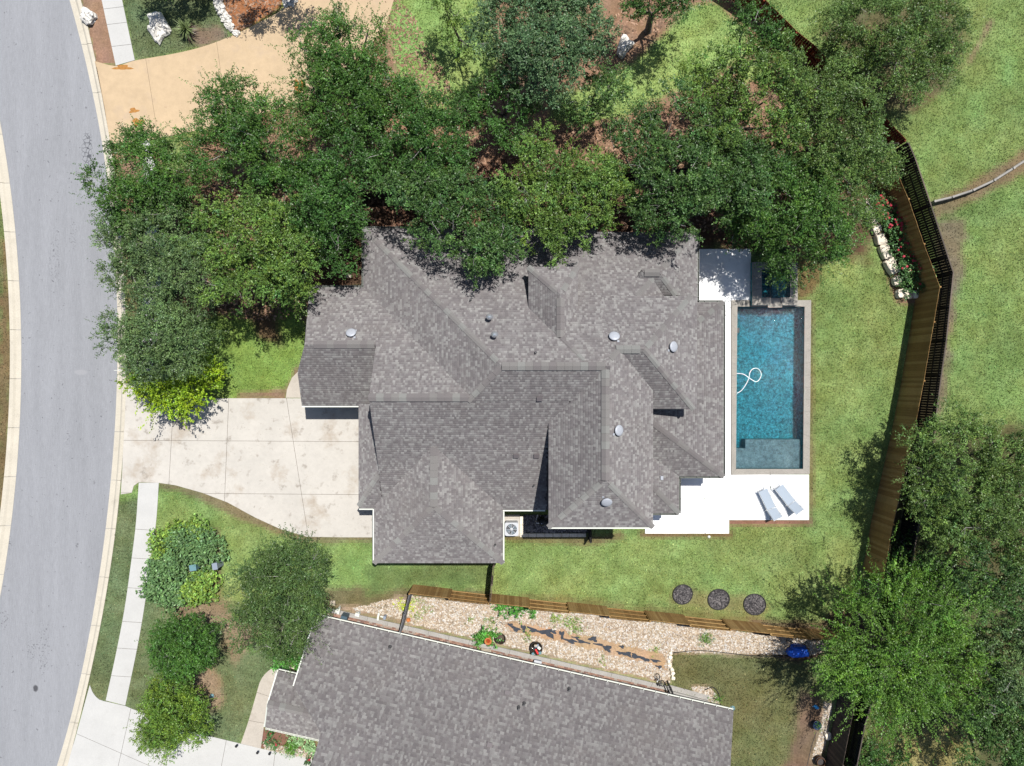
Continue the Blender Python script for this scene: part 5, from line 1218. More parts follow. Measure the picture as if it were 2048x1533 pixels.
vs.append((x, y, .45)); fs = [(r * n + i, r * n + (i + 1) % n, (r + 1) * n + (i + 1) % n, (r + 1) * n + i) for r in range(4) for i in range(n)] + [(4 * n + i, 4 * n + (i + 1) % n, 5 * n) for i in range(n)]
m.add(vs, fs); tag(m.build('boulder', M['white_rock']), 'big jagged pitted white boulder on the small shaded lawn', 'boulder')
boulder('white boulder on the mulch under the upper oaks', 1247, 97, .42, .62, .4, 12, -.5)
boulder('pale rock under the narrow dark oak', 958, 206, .28, .35, .25, 14, .2)
boulder('small tan rock beside the house wall under the porch oak', 697, 552, .18, .14, .12, 15, .2, 'limestone')
def stone_row(name, label, cat, pts, mat, size, seed, piece='stone', sq=.55, flat=.9, rough=.22):
    root = thing(name, label, cat, W3(*pts[len(pts) // 2][:2])); rg = random.Random(seed)
    for i, p in enumerate(pts):
        x, y = W(p[0], p[1]); rx, ry = (p[2] / S, p[3] / S) if len(p) > 3 else (size * rg.uniform(.8, 1.2), size * rg.uniform(.75, 1.15)); rz = min(rx, ry) * flat; a = p[4] if len(p) > 4 else rg.uniform(0, 3)
        m = MB(); m.rock((0, 0, rz * .5), (rx, ry, rz), seed * 50 + i, 2, rough, sq=sq); ca, sa = math.cos(a), math.sin(a)
        m.v = [(x + u * ca - v * sa, y + u * sa + v * ca, w) for u, v, w in m.v]; m.build(piece, M[mat], root)
    return root
stone_row('stone_edging', 'row of pale limestone blocks edging the rose bed by the back fence', 'stone edging',
    [(1735, 423, 8, 8, 0), (1742, 441, 10, 11, .2), (1749, 460, 9, 9, .3), (1757, 480, 10, 12, .3), (1767, 505, 10, 15, .35), (1779, 535, 11, 17, .5), (1790, 563, 9, 10, .3), (1800, 588, 11, 9, .2), (1816, 593, 6, 6, 0), (1829, 590, 7, 8, 0), (1842, 588, 8, 8, .2), (1733, 404, 6, 6, 0)], 'limestone', .3, 3, rough=.14, sq=.5)
pts = []
for i in range(46):
    t = i / 45; c0 = smooth_line([(426, -10), (440, 12), (452, 36), (470, 68)], 46)[i]; pts.append((c0[0] + random.uniform(-7, 7), c0[1] + random.uniform(-3, 3)))
stone_row('rock_border', 'band of white rocks between the shaded lawn and the orange brown bed', 'rock border', pts, 'white_rock', .15, 5, 'rock', sq=.8, rough=.3)
stone_row('rock_border', 'little heap of white rocks at the top bend of the tan driveway', 'rock border', [(568 + random.uniform(0, 26), -4 + random.uniform(0, 20) * (1 - k / 40)) for k in range(22)], 'white_rock', .12, 6, 'rock', sq=.8, rough=.3)
stone_row('rock_border', 'short line of pale stones at the left end of the dull back lawn', 'rock border', [(1341, 1306), (1340, 1314), (1337, 1323), (1339, 1331), (1343, 1338), (1345, 1347), (1346, 1356)], 'limestone', .13, 7, 'rock', sq=.7)
stone_row('rock_border', 'pale stones in front of the neighbouring entrance', 'rock border', [(581, 1338), (587, 1340), (590, 1338), (596, 1328), (592, 1331)], 'limestone', .14, 9, 'rock', sq=.7)

# loose pebbles: too many to count
def scatter_pebbles(name, polys, n, size, cols, mat, seed, skip=(), z=0.0, stretch=1.5, kind='stuff', parent=None, zh=.5):
    rg = np.random.default_rng(seed); P = [WP(p) for p in polys]; xs = [q[0] for p in P for q in p]; ys = [q[1] for p in P for q in p]; pts = np.zeros((0, 2))
    while len(pts) < n:
        q = np.stack([rg.uniform(min(xs), max(xs), n * 3), rg.uniform(min(ys), max(ys), n * 3)], -1); ok = np.zeros(len(q), bool)
        for p in P: ok |= sdist(q[:, 0], q[:, 1], p) > .02
        for p in skip: ok &= sdist(q[:, 0], q[:, 1], WP(p)) + .22 * (fbm(q[:, 0] * 2.5, q[:, 1] * 2.5, 90, 3) - .5) * 2 < rg.uniform(-.02, .10, len(q))
        pts = np.vstack([pts, q[ok]])
    pts = pts[:n]; base = np.array([(1, 0, 0), (.45, .8, .1), (-.5, .85, -.1), (-1, 0, 0), (-.5, -.8, .1), (.5, -.85, 0), (.05, .05, 1.0)])
    s = size * rg.uniform(.5, 1.35, n); a = rg.uniform(0, 6.28, n); jit = 1 + rg.normal(size=(n, 7, 3)) * .16; v = base[None] * jit * s[:, None, None]; v[..., 0] *= stretch; v[..., 2] *= zh * 2 * .7
    ca, sa = np.cos(a)[:, None], np.sin(a)[:, None]; x = v[..., 0] * ca - v[..., 1] * sa; y = v[..., 0] * sa + v[..., 1] * ca; zz = np.maximum(v[..., 2], -.01) + z + rg.uniform(0, .02, n)[:, None]
    V = np.stack([x + pts[:, 0:1], y + pts[:, 1:2], zz], -1).reshape(-1, 3); ix = (np.arange(n) * 7)[:, None, None]
    F = (ix + np.array([(i, (i + 1) % 6, 6) for i in range(6)])[None]).reshape(-1, 3); cl = np.array(cols)[rg.integers(0, len(cols), n)] * rg.uniform(.8, 1.2, (n, 1)); cl = np.repeat(cl, 6, 0)
    return npobj(name, V, F, M[mat], parent, cl, kind=kind)
PEB = [col(234, 218, 198, .46), col(220, 202, 176, .46), col(240, 230, 214, .46), col(206, 184, 160, .46), col(184, 166, 146, .46), col(240, 235, 228, .46), col(208, 184, 154, .46)]
BARE = [[(1000, 1246), (1030, 1241), (1070, 1250), (1180, 1272), (1250, 1288), (1330, 1308), (1333, 1342), (1290, 1328), (1180, 1300), (1100, 1283), (1020, 1262)]]
surf('pebble', attr='Col', rough=.85)
tag(scatter_pebbles('pebbles', [[(818, 1192), (985, 1208), (1340, 1247), (1675, 1287), (1630, 1311), (1346, 1305), (1340, 1366), (1100, 1312), (812, 1246)], [(1380, 1372), (1418, 1374), (1436, 1395), (1440, 1424), (1400, 1400)], [(1648, 1402), (1666, 1410), (1650, 1495), (1634, 1525), (1622, 1518), (1642, 1455)], [(525, 1485), (545, 1490), (600, 1498), (640, 1512), (640, 1526), (530, 1500)], [(780, 1198), (812, 1200), (806, 1240), (700, 1218)]], 21000, .045, PEB, 'pebble', 5, BARE), 'beige river pebbles spread between the alternating fence and the brick strip', 'pebbles')
tag(scatter_pebbles('mulch', [[(700, -20), (800, -20), (940, 240), (1100, 260), (1300, 220), (1480, 180), (1780, 290), (1700, 440), (1400, 470), (640, 460), (620, 640), (450, 640), (330, 420), (600, 215)], [(470, 70), (560, 17), (570, -20), (440, -20)], [(1180, 60), (1290, -20), (1400, -10), (1290, 90), (1180, 160)]], 16000, .05, [col(180, 142, 116, .5), col(160, 124, 100, .5), col(198, 162, 136, .5), col(128, 102, 84, .5)], 'mulch_chip', 6, stretch=2.2, zh=.25), 'orange brown bark mulch under the upper oaks', 'mulch')
# the weed barrier showing through
def barrier():
    m = MB(); rg = random.Random(3)
    for (x, y, rx, ry) in ((994, 1246, 12, 8), (1020, 1250, 5, 3), (1031, 1258, 8, 5), (1047, 1257, 4, 7), (1070, 1261, 16, 4), (1092, 1266, 15, 7), (1105, 1262, 8, 5), (1124, 1270, 5, 8), (1140, 1282, 14, 4), (1165, 1284, 14, 3), (1187, 1279, 9, 5), (1215, 1298, 8, 6), (1243, 1294, 5, 3), (1255, 1309, 9, 5), (1274, 1313, 12, 4), (1290, 1320, 8, 6), (1310, 1322, 10, 3), (1240, 1306, 7, 3), (1200, 1290, 10, 2.5), (1152, 1276, 8, 2), (1318, 1334, 6, 3)):
        n = 14; P = []
        ph = rg.uniform(0, 6)
        for k in range(n):
            a = 2 * math.pi * k / n; q = 1 + .35 * math.sin(3 * a + ph) + .3 * rg.uniform(-1, 1); P.append(W(x + rx * q * math.cos(a), y + ry * q * math.sin(a) + .22 * rx * q * math.cos(a)))
        m.prism(P, -.01, .016 + rg.uniform(0, .006))
    o = m.build('weed_barrier', M['fabric'], kind='stuff'); tag(o, 'torn dark weed barrier cloth showing through the bare sandy strip', 'cloth')
barrier()

# brick strip and its ledge beside the house next door
def brick_strip():
    a0 = np.array(W(655, 1215)); a1 = np.array(W(1345, 1374)); d = (a1 - a0); L = np.linalg.norm(d); d /= L; n = np.array([d[1], -d[0]]); rg = random.Random(2)
    root = thing('brick_path', None, None, (*(a0 + d * L / 2), 0)); root['kind'] = 'structure'
    m = MB(); m.prism([tuple(a0), tuple(a1), tuple(a1 + n * 1.5), tuple(a0 + n * 1.5)], -.05, .012); HARD.append([tuple(a0), tuple(a1), tuple(a1 + n * 1.5), tuple(a0 + n * 1.5)])
    m.build('bedding', M['joint_dirt'], root)
    k = int(L / 1.25)
    for i in range(k):
        s, e = a0 + d * (L * i / k + .006), a0 + d * (L * (i + 1) / k - .006); m = MB(); m.prism([tuple(s), tuple(e), tuple(e + n * .26), tuple(s + n * .26)], -.05, .075 + rg.uniform(0, .01)); m.build('edging_stone', M['ledge_stone'], root)
    m = MB(); BC = [col(178, 140, 122, .5), col(160, 122, 106, .5), col(196, 160, 140, .5), col(186, 172, 160, .5), col(150, 118, 108, .5)]
    for r in range(11):
        o = (r % 2) * .105; c0 = .27 + r * .105
        for i in range(int((L - .3) / .212)):
            s = i * .212 + o; m.cur = rg.choice(BC); c = a0 + d * (s + .1) + n * (c0 + .05); m.box((*c, .022 + rg.uniform(-.003, .003)), (.203, .097, .04), math.atan2(d[1], d[0]))
    m.build('brick', M['brick'], root, kind='stuff')
    # pale steps at the right end
    b0 = np.array(W(1340, 1370)); b1 = np.array(W(1418, 1391)); d2 = (b1 - b0) / np.linalg.norm(b1 - b0); n2 = np.array([d2[1], -d2[0]]); L2 = float(np.linalg.norm(b1 - b0))
    st = thing('garden_steps', 'pale stone steps with a dark railing at the corner of the house next door', 'steps', (*b0, 0))
    for q, (w0, w1, z) in enumerate(((0, .3, .05), (.31, .62, .16), (.63, .95, .27))):
        m = MB(); m.prism([tuple(b0 + n2 * w0), tuple(b1 + n2 * w0), tuple(b1 + n2 * w1), tuple(b0 + n2 * w1)], -.05, z); m.build('step', M['ledge_stone'], st)
    for i in range(15):
        c = b0 + d2 * (.5 + i * .12) + n2 * 1.02; m = MB(); m.box((*c, .6), (.02, .02, .9)); m.build('baluster', M['black_plastic'], st)
    m = MB(); m.bar((*(b0 + d2 * .45 + n2 * 1.02), 1.06), (*(b0 + d2 * 2.3 + n2 * 1.02), 1.06), .04, .04); m.build('handrail', M['black_plastic'], st)
    p = W(1334, 1360); q = W(1347, 1396); m = MB()
    g = thing('side_gate', 'thin dark gate across the brick strip left of the pale steps', 'gate', (*p, 0))
    for zz in (.15, .6, 1.1): 
        m = MB(); m.bar((*p, zz), (*q, zz), .05, .06); m.build('rail', M['black_plastic'], g)
    for i in range(10):
        t = i / 9; m = MB(); m.box((p[0] + (q[0] - p[0]) * t, p[1] + (q[1] - p[1]) * t, .62), (.02, .02, 1.2)); m.build('bar', M['black_plastic'], g)
brick_strip()
p, q = W(1071, 1302), W(1095, 1345)

# lawn edging
def edging(label, pts):
    P = [W(*a) for a in smooth_line(pts, 40)]; m = MB()
    for a, b in zip(P[:-1], P[1:]): m.bar((*a, .04), (*b, .04), .03, .1)
    tag(m.build('lawn_edging', M['edging']), label, 'edging')
edging('black edging strip between the pebbles and the dull back lawn', [(1343, 1306), (1390, 1301), (1440, 1304), (1500, 1311), (1575, 1313)])
edging('curved black edging round the pebbles by the pale steps', [(1408, 1380), (1425, 1374), (1436, 1385), (1440, 1402)])

# mulch rings on the back lawn
for i, (x, y, r, lb) in enumerate(((1365, 1189, 19.5, 'left dark mulch ring with black edging on the back lawn'), (1437, 1199, 21, 'middle dark mulch ring with black edging on the back lawn'), (1509, 1209, 21.5, 'right dark mulch ring nearest the feathery tree on the back lawn'))):
    c = W(x, y); root = thing('mulch_ring', lb, 'mulch ring', (*c, 0), 'mulch rings on the back lawn'); n = 28; m = MB(); pts = []
    for k in range(n + 1):
        a = 2 * math.pi * k / n + .4; q = r / S * (1 + .03 * math.sin(2 * a + i)); pts.append((c[0] + q * math.cos(a), c[1] + q * math.sin(a), .05))
    m.tube(pts, .032, 6); m.build('edging', M['edging'], root)
    pl = [(x + r * math.cos(2 * math.pi * k / 20), y + r * math.sin(2 * math.pi * k / 20)) for k in range(20)]
    m = MB(); m.prism(WP([(x + (a - x) * .97, y + (b - y) * .97) for a, b in pl]), -.02, .025); m.build('soil', M['joint_soil'] if 'joint_soil' in M else surf('joint_soil', (.045, .04, .04), nz=((14, .3),)), root)
    scatter_pebbles('mulch', [[(x + (a - x) * .95, y + (b - y) * .95) for a, b in pl]], 900, .035, [(.03, .028, .03), (.05, .046, .048), (.075, .07, .07), (.02, .018, .02), (.12, .11, .108)], 'mulch_chip', 30 + i, z=.02, stretch=2.0, parent=root, zh=.4)
    HARD.append(WP(pl))

# ------------------------------------------------------------------ furniture and small things
def lounger():
    """lies along +Y: foot at -y, raised back at +y"""
    root = bpy.data.objects.new('sun_lounger', None); C.objects.link(root); WORLD[root.name] = (0, 0, 0)
    hw = .30; z = .38; yf, yh, yb = -.95, .42, 1.02; zb = .80
    m = MB()
    for s in (-1, 1): m.tube([(s * hw, yf, z - .06), (s * hw, yf + .1, z), (s * hw, yh, z), (s * hw, yb, zb)], .018, 6)
    m.tube([(-hw, yf + .06, z - .02), (hw, yf + .06, z - .02)], .016, 6); m.tube([(-hw, yb, zb), (hw, yb, zb)], .018, 6); m.tube([(-hw, yh, z), (hw, yh, z)], .014, 6)
    m.build('frame', M['aluminium'], root, local=True)
    for s in (-1, 1):
        for y0, y1 in ((yf + .08, yf - .12), (.38, .5)):
            m = MB(); m.tube([(s * hw, y0, z), (s * (hw + .02), y1, 0)], .018, 6); m.build('leg', M['aluminium'], root, local=True)
    def sheet(rows):
        m = MB(); vs = []
        for y, zz in rows: vs += [(-hw + .03, y, zz), (0, y, zz - .018), (hw - .03, y, zz)]
        n = len(vs); top = vs; bot = [(a, b, c - .012) for a, b, c in vs]
        fs = []
        for i in range(len(rows) - 1):
            for k in range(2):
                a = i * 3 + k; fs += [(a, a + 1, a + 4, a + 3), (n + a + 3, n + a + 4, n + a + 1, n + a)]
        m.add(top + bot, fs, True); return m
    sheet([(yf + .1, z + .012), (-.5, z + .006), (0, z + .004), (yh - .02, z + .012)]).build('seat', M['sling'], root, local=True)
    sheet([(yh + .02, z + .02), (.72, .585), (yb - .02, zb + .004)]).build('backrest', M['sling'], root, local=True)
    for s in (-1, 1):
        m = MB(); m.tube([(s * (hw - .02), .85, .67), (s * (hw - .02), .62, .2)], .012, 5); m.build('back_strut', M['aluminium'], root, local=True)
    m = MB(); m.tube([(-hw + .02, .62, .2), (hw - .02, .62, .2)], .012, 5); m.build('crossbar', M['aluminium'], root, local=True)
    return root
def place(o, p0, p1, zb=.07):
    """foot end at photo point p0, head end at p1"""
    a, b = W(*p0, .5), W(*p1, .5); o.location = ((a[0] + b[0]) / 2, (a[1] + b[1]) / 2, zb); o.rotation_euler = (0, 0, math.atan2(b[1] - a[1], b[0] - a[0]) - math.pi / 2)
lg = lounger(); l2 = copy_tree(lg)
place(lg, (1525, 978), (1551, 1034)); place(l2, (1556, 971), (1595, 1022))
tag(lg, 'grey sling sun lounger nearer the house on the white pool deck', 'sun lounger', 'sun loungers on the pool deck'); tag(l2, 'grey sling sun lounger nearer the lawn on the white pool deck', 'sun lounger', 'sun loungers on the pool deck')

def air_conditioner():
    x, y = W(1023, 1059, .8); root = thing('air_conditioner', 'pale grey outdoor air conditioner with round fan grille against the house', 'air conditioner', (x, y, 0)); s = .82; h = .82
    m = MB(); m.box((x, y, .03), (1.0, 1.0, .08)); m.build('pad', M['concrete'], root)
    m = MB(); P = []
    for cx_, cy_, a0 in ((1, 1, 0), (-1, 1, 90), (-1, -1, 180), (1, -1, 270)):
        for k in range(4): a = math.radians(a0 + k * 30); P.append((x + cx_ * (s / 2 - .09) + .09 * math.cos(a), y + cy_ * (s / 2 - .09) + .09 * math.sin(a)))
    m.prism(P, .07, h - .04); n = 28; ring = [(x + .34 * math.cos(2 * math.pi * k / n), y + .34 * math.sin(2 * math.pi * k / n)) for k in range(n)]
    m.build('cabinet', M['ac_paint'], root)
    # top plate with a round opening
    m = MB(); N = 28; outer = []
    for k in range(N):
        a = 2 * math.pi * k / N; c, d = math.cos(a), math.sin(a); q = min(s / 2 / max(abs(c), 1e-6), s / 2 / max(abs(d), 1e-6)); q = min(q, .52); outer.append((x + c * q, y + d * q))
    vs = [(*p, h) for p in outer] + [(*p, h) for p in ring] + [(*p, h - .04) for p in outer] + [(*p, h - .035) for p in ring]
    m.add(vs, [(k, (k + 1) % N, N + (k + 1) % N, N + k) for k in range(N)] + [(2 * N + k, 2 * N + (k + 1) % N, (k + 1) % N, k) for k in range(N)] + [(N + k, N + (k + 1) % N, 3 * N + (k + 1) % N, 3 * N + k) for k in range(N)]); m.build('top_plate', M['ac_paint'], root)
    m = MB(); m.lathe((x, y, h - .037), [(0, 0), (.335, 0.0)], 24); m.build('fan_well', M['dark_vent'], root)
    for r in (.33, .27, .21, .15, .09):
        m = MB(); m.tube([(x + r * math.cos(2 * math.pi * k / 24), y + r * math.sin(2 * math.pi * k / 24), h + .012) for k in range(25)], .008, 4); m.build('grille_ring', M['galvanised'], root)
    for k in range(8):
        a = math.pi * k / 4; m = MB(); m.tube([(x + .08 * math.cos(a), y + .08 * math.sin(a), h + .02), (x + .35 * math.cos(a), y + .35 * math.sin(a), h + .006)], .008, 4); m.build('grille_spoke', M['galvanised'], root)
    m = MB(); m.lathe((x, y, h - .02), [(0, .05), (.09, .04), (.1, 0)][::-1], 16); m.build('hub', M['ac_paint'], root)
    for k in range(4):
        a = k * math.pi / 2 + .5; d = Vector((math.cos(a), math.sin(a), 0)); t = Vector((-d.y, d.x, 0)); o = Vector((x, y, h - .03)); m = MB()
        m.add([o + d * .09 - t * .04, o + d * .30 - t * .12, o + d * .31 + t * .06 + Vector((0, 0, .015)), o + d * .09 + t * .04], [(0, 1, 2, 3)]); m.build('fan_blade', M['slate_blue'], root)
air_conditioner()
# pool equipment in its bed beside the house
bedP = [(1047, 1030), (1176, 1030), (1176, 1066), (1047, 1066)]
root = thing('equipment_bed', 'dark stone bed with a pale block border in the house corner beside the air conditioner', 'equipment bed', W3(1110, 1050)); HARD.append(WP([(1008, 1024), (1180, 1024), (1180, 1074), (1008, 1074)]))
m = MB(); m.prism(WP(bedP), -.03, .05); m.build('bed', M['joint_soil'], root)
for (a, b, c, d, n) in ((1040, 1067, 1172, 1074, 8), (1040, 1032, 1047, 1067, 2)):
    for k in range(n):
        if c - a > d - b: q = [(a + (c - a) * k / n + .3, b), (a + (c - a) * (k + 1) / n - .3, b), (a + (c - a) * (k + 1) / n - .3, d), (a + (c - a) * k / n + .3, d)]
        else: q = [(a, b + (d - b) * k / n + .3), (c, b + (d - b) * k / n + .3), (c, b + (d - b) * (k + 1) / n - .3), (a, b + (d - b) * (k + 1) / n - .3)]
        m = MB(); m.prism(WP(q), -.03, .10); m.build('border_block', M['limestone'], root)
scatter_pebbles('gravel', [bedP], 1400, .04, [(.10, .09, .09), (.16, .15, .15), (.22, .2, .19), (.07, .065, .065)], 'gravel', 77, z=.05, parent=root)
m = MB(); m.prism(WP([(1009, 1030), (1040, 1030), (1040, 1073), (1009, 1073)]), -.03, .02); m.build('slab', M['path_concrete'], root)
x, y = W(1083, 1040); pm = thing('pool_pump', 'dark pool pump and filter in the stone bed under the eave', 'pool pump', (x, y, .05))
m = MB(); m.lathe((x, y, .05), [(.2, 0), (.24, .05), (.24, .75), (.18, .88), (0, .92)], 18); m.build('filter_tank', M['black_plastic'], pm)
m = MB(); m.tube([(x + .3, y - .1, .25), (x + .75, y - .1, .25)], .11, 12); m.build('motor', M['black_plastic'], pm)
m = MB(); m.tube([(x - .25, y + .35, .2), (x - .35, y - .05, .2), (x - .35, y - .05, .8), (x, y - .05, .95)], .03, 8); m.build('pipe', M['hose'], pm)
m = MB(); m.tube([(x + .5, y + .05, .1), (x + .5, y + .05, .5), (x + 1.1, y + .05, .5)], .03, 8); m.build('pipe', M['hose'], pm)
# street sign on the verge
def street_sign():
    x, y = W(281, 742); root = thing('street_sign', 'thin white pole with a small plate standing in the yellow tree by the kerb', 'sign post', (x, y, 0)); m = MB(); m.tube([(x, y, -.1), (x, y, 2.4)], .03, 8); m.build('pole', M['galvanised'], root)
    m = MB(); m.box((x, y - .02, 2.28), (.62, .025, .2)); m.build('plate', M['white_trim'], root)
street_sign()
# utility boxes in the front bed
def pedestal(label, px, py, w, d, h, mat):
    x, y = W(px, py, h); root = thing('utility_box', label, 'utility box', (x, y, 0), 'utility boxes in the front bed'); m = MB(); m.box((x, y, h / 2), (w, d, h), .15); m.build('housing', M[mat], root)
    m = MB(); m.box((x, y, h + .02), (w + .05, d + .05, .05), .15); m.build('lid', M[mat], root)
pedestal('teal utility box in the middle of the large leaved shrubs', 386, 1136, .36, .32, .95, 'teal_plastic'); pedestal('grey utility box at the right edge of the large leaved shrubs', 430, 1133, .27, .36, .95, 'grey_plastic')
x, y = W(424, 1392); m = MB(); m.lathe((x, y, -.03), [(.13, 0), (.13, .06), (0, .07)], 16); tag(m.build('valve_cover', M['teal_plastic']), 'small round pale green valve cover on the lawn right of the yellowish round tree', 'valve cover')
x, y = W(1418, 1074); m = MB(); m.lathe((x, y, -.03), [(.09, 0), (.09, .07), (0, .08)], 14); tag(m.build('drain_cap', M['white_trim']), 'small white drain cap on the lawn below the pool deck', 'drain cap')
x, y = W(1465, 1417); m = MB(); m.lathe((x, y, -.03), [(.16, 0), (.16, .05), (0, .06)], 16); tag(m.build('valve_cover', M['teal_plastic']), 'round pale green valve cover beside the lower right corner of the roof next door', 'valve cover')
# meters and boxes along the brick strip
def service(label, name, px, py, parts):
    x, y = W(px, py, .5); root = thing(name, label, 'service box', (x, y, 0))
    for nm, dx, dy, z, w, d, h, mt in parts:
        m = MB(); m.box((x + dx, y + dy, z + h / 2), (w, d, h), -.23); m.build(nm, M[mt], root)
service('grey electric meter cabinet beside the top edge of the roof next door', 'meter_cabinet', 691, 1232, [('cabinet', 0, 0, .3, .40, .26, .7, 'slate_blue'), ('front_panel', 0, -.17, .4, .3, .08, .5, 'white_trim'), ('post', -.1, 0, 0, .08, .08, .3, 'galvanised')])
service('white pipe manifold left of the grey meter cabinet', 'gas_meter', 676, 1225, [('regulator', 0, 0, .3, .2, .2, .26, 'white_trim'), ('riser', .02, .22, 0, .07, .07, .7, 'white_trim'), ('pipe', .05, .1, .4, .09, .4, .08, 'white_trim'), ('foot', -.12, -.05, 0, .26, .18, .3, 'white_trim')])
service('small white box right of the grey meter cabinet', 'junction_box', 714, 1231, [('box', 0, 0, .1, .27, .2, .35, 'white_trim'), ('pipe', .1, .15, 0, .05, .05, .5, 'galvanised')])
service('white pipe bend and pump by the brick strip', 'water_softener', 757, 1236, [('pipe', -.05, .05, .2, .12, .35, .12, 'white_trim'), ('valve', .22, -.02, .2, .3, .08, .1, 'white_trim'), ('body', .35, -.05, 0, .16, .2, .4, 'grey_plastic'), ('lower_pipe', -.1, -.2, .1, .12, .14, .1, 'white_trim')])
m = MB(); m.prism(WP([(662, 1201), (671, 1201), (671, 1211), (661, 1210)]), -.03, .12); tag(m.build('stepping_block', M['beige_box']), 'small square beige block at the upper end of the brick strip', 'block')
x, y = W(818, 1238); r_ = thing('terracotta_pot', 'small terracotta pot at the foot of the grey fence', 'pot', (x, y, 0)); m = MB(); m.lathe((x, y, 0), [(.08, 0), (.12, .2), (.13, .2), (.13, .24), (.10, .24), (.09, .16), (0, .16)], 16); m.build('bowl', M['terracotta'], r_)
# planter, urn, bin and grill on the pebbles
x, y = W(976, 1283, .9); rt = thing('chiminea', 'orange clay chiminea with dark mouth beside the leafy pot plant', 'chiminea', (x, y, 0)); m = MB(); m.lathe((x, y, 0), [(.16, 0), (.22, .2), (.24, .4), (.16, .65), (.14, .8), (.22, .9), (.225, .94), (.15, .93), (.115, .86)], 22); m.build('body', M['terracotta'], rt)
m = MB(); m.lathe((x, y, .70), [(0, 0), (.11, .02), (.118, .17)][::-1], 20); m.build('mouth', M['terracotta_in'], rt)
root, hd = shrub('potted_plant', 'lush green leafy pot plant behind the orange chiminea', [(970, 1270, 10, .4), (982, 1276, 8, .4), (961, 1277, 8, .35)], 'fern', dens=1.0, cat='plant')
x, y = W(971, 1276); m = MB(); m.lathe((x, y, 0), [(.14, 0), (.2, .35), (.18, .35), (.16, .3), (0, .3)], 16); m.build('pot', M['dark_vent'], root)
x, y = W(1001, 1279, .5); rt = thing('glazed_bowl', 'round dark glazed fire bowl on the pebbles right of the chiminea', 'bowl', (x, y, 0)); m = MB(); m.lathe((x, y, 0), [(.16, 0), (.28, .18), (.33, .4), (.33, .5), (.30, .5), (.28, .38), (.2, .28), (0, .25)], 24); surf('glaze', (.03, .022, .016), rough=.12, spec=.6); m.build('shell', M['glaze'], rt)
m = MB(); m.lathe((x, y, .26), [(.22, 0), (.2, .05), (0, .06)], 16); m.build('ash', M['joint_dirt'], rt)
x, y = W(1073, 1298, .5); rt = thing('tool_tub', 'black tub full of bright toys and tools on the brick strip', 'tub', (x, y, 0))
m = MB(); m.lathe((x, y, 0), [(.26, 0), (.36, .45), (.38, .46), (.36, .48), (.33, .46), (.25, .06), (0, .05)], 22); m.v = [(a, y + (b - y) * 1.12, c) for a, b, c in m.v]; m.build('shell', M['glaze'], rt)
for k, (dx, dy, sx, sy, mt, a) in enumerate(((.0, .15, .3, .16, 'grey_plastic', .3), (-.12, .0, .2, .14, 'black_plastic', 1.0), (.02, -.18, .10, .34, 'red_plastic', .5), (.22, -.26, .16, .16, 'teal_plastic', .2), (-.22, -.3, .14, .14, 'teal_plastic', .7), (.16, .06, .16, .2, 'white_trim', .9), (-.05, .22, .18, .1, 'beige_box', .1))):
    m = MB(); m.box((x + dx, y + dy, .42 + .02 * k), (sx, sy, .1), a); tag(m.build('toy', M[mt]), ('grey', 'black', 'long red', 'right teal', 'left teal', 'white', 'beige')[k] + ' toy heaped in the black tub on the brick strip', 'toy')
x, y = W(1075, 1327, .3); rt = thing('storage_box', 'white plastic storage box under the roof edge next door', 'storage box', (x, y, 0)); m = MB(); m.box((x, y, .15), (.44, .3, .3), -.23); m.build('tub', M['grey_plastic'], rt); m = MB(); m.box((x, y, .32), (.48, .34, .05), -.23); m.build('lid', M['ac_paint'], rt)
x, y = W(973, 1300); rt = thing('slatted_bench', 'small pale slatted bench below the chiminea', 'bench', (x, y, 0))
for k in range(5):
    m = MB(); m.box((x, y + .16 - k * .085 , .36), (.62, .06, .03), -.12); m.build('slat', M['beige_box'], rt)
for sx in (-.26, .26):
    for sy in (-.12, .12): m = MB(); m.box((x + sx, y + sy - .01, .17), (.05, .05, .35)); m.build('leg', M['beige_box'], rt)
# child's bicycle lying on the pebbles
def bicycle():
    x, y = W(1318, 1359); root = thing('bicycle', 'small dark bicycle leaning over on the pebbles by the thin gate', 'bicycle', (x, y, 0)); a = 2.2
    T = lambda u, v, z: (x + u * math.cos(a) - v * math.sin(a), y + u * math.sin(a) + v * math.cos(a), z)
    for u in (-.26, .26):
        w = []
        for k in range(21):
            t = 2 * math.pi * k / 20; w.append(T(u + .17 * math.cos(t), -.05 + .13 * math.sin(t), .18 + .11 * math.sin(t)))
        m = MB(); m.tube(w, .022, 6); wh = m.build('wheel', M['black_plastic'], root)
        for k in range(0, 20, 4): m = MB(); m.tube([T(u, -.05, .18), w[k]], .004, 3); m.build('spoke', M['galvanised'], wh)
    m = MB(); 
    for p, q in (((-.26, -.05, .18), (-.05, -.06, .2)), ((-.26, -.05, .18), (-.1, .1, .34)), ((-.05, -.06, .2), (-.12, .14, .36)), ((-.05, -.06, .2), (.18, .12, .36)), ((-.1, .1, .34), (.18, .12, .36)), ((.26, -.05, .18), (.18, .14, .4))): m.tube([T(*p), T(*q)], .018, 6)
    m.build('frame', M['dark_vent'], root); m = MB(); m.tube([T(.18, .0, .4), T(.16, .16, .42), T(.18, .14, .52)], .016, 6); m.build('handlebar', M['galvanised'], root)
    m = MB(); m.box(T(-.12, .17, .38), (.18, .09, .05), a); m.build('saddle', M['black_plastic'], root)
bicycle()
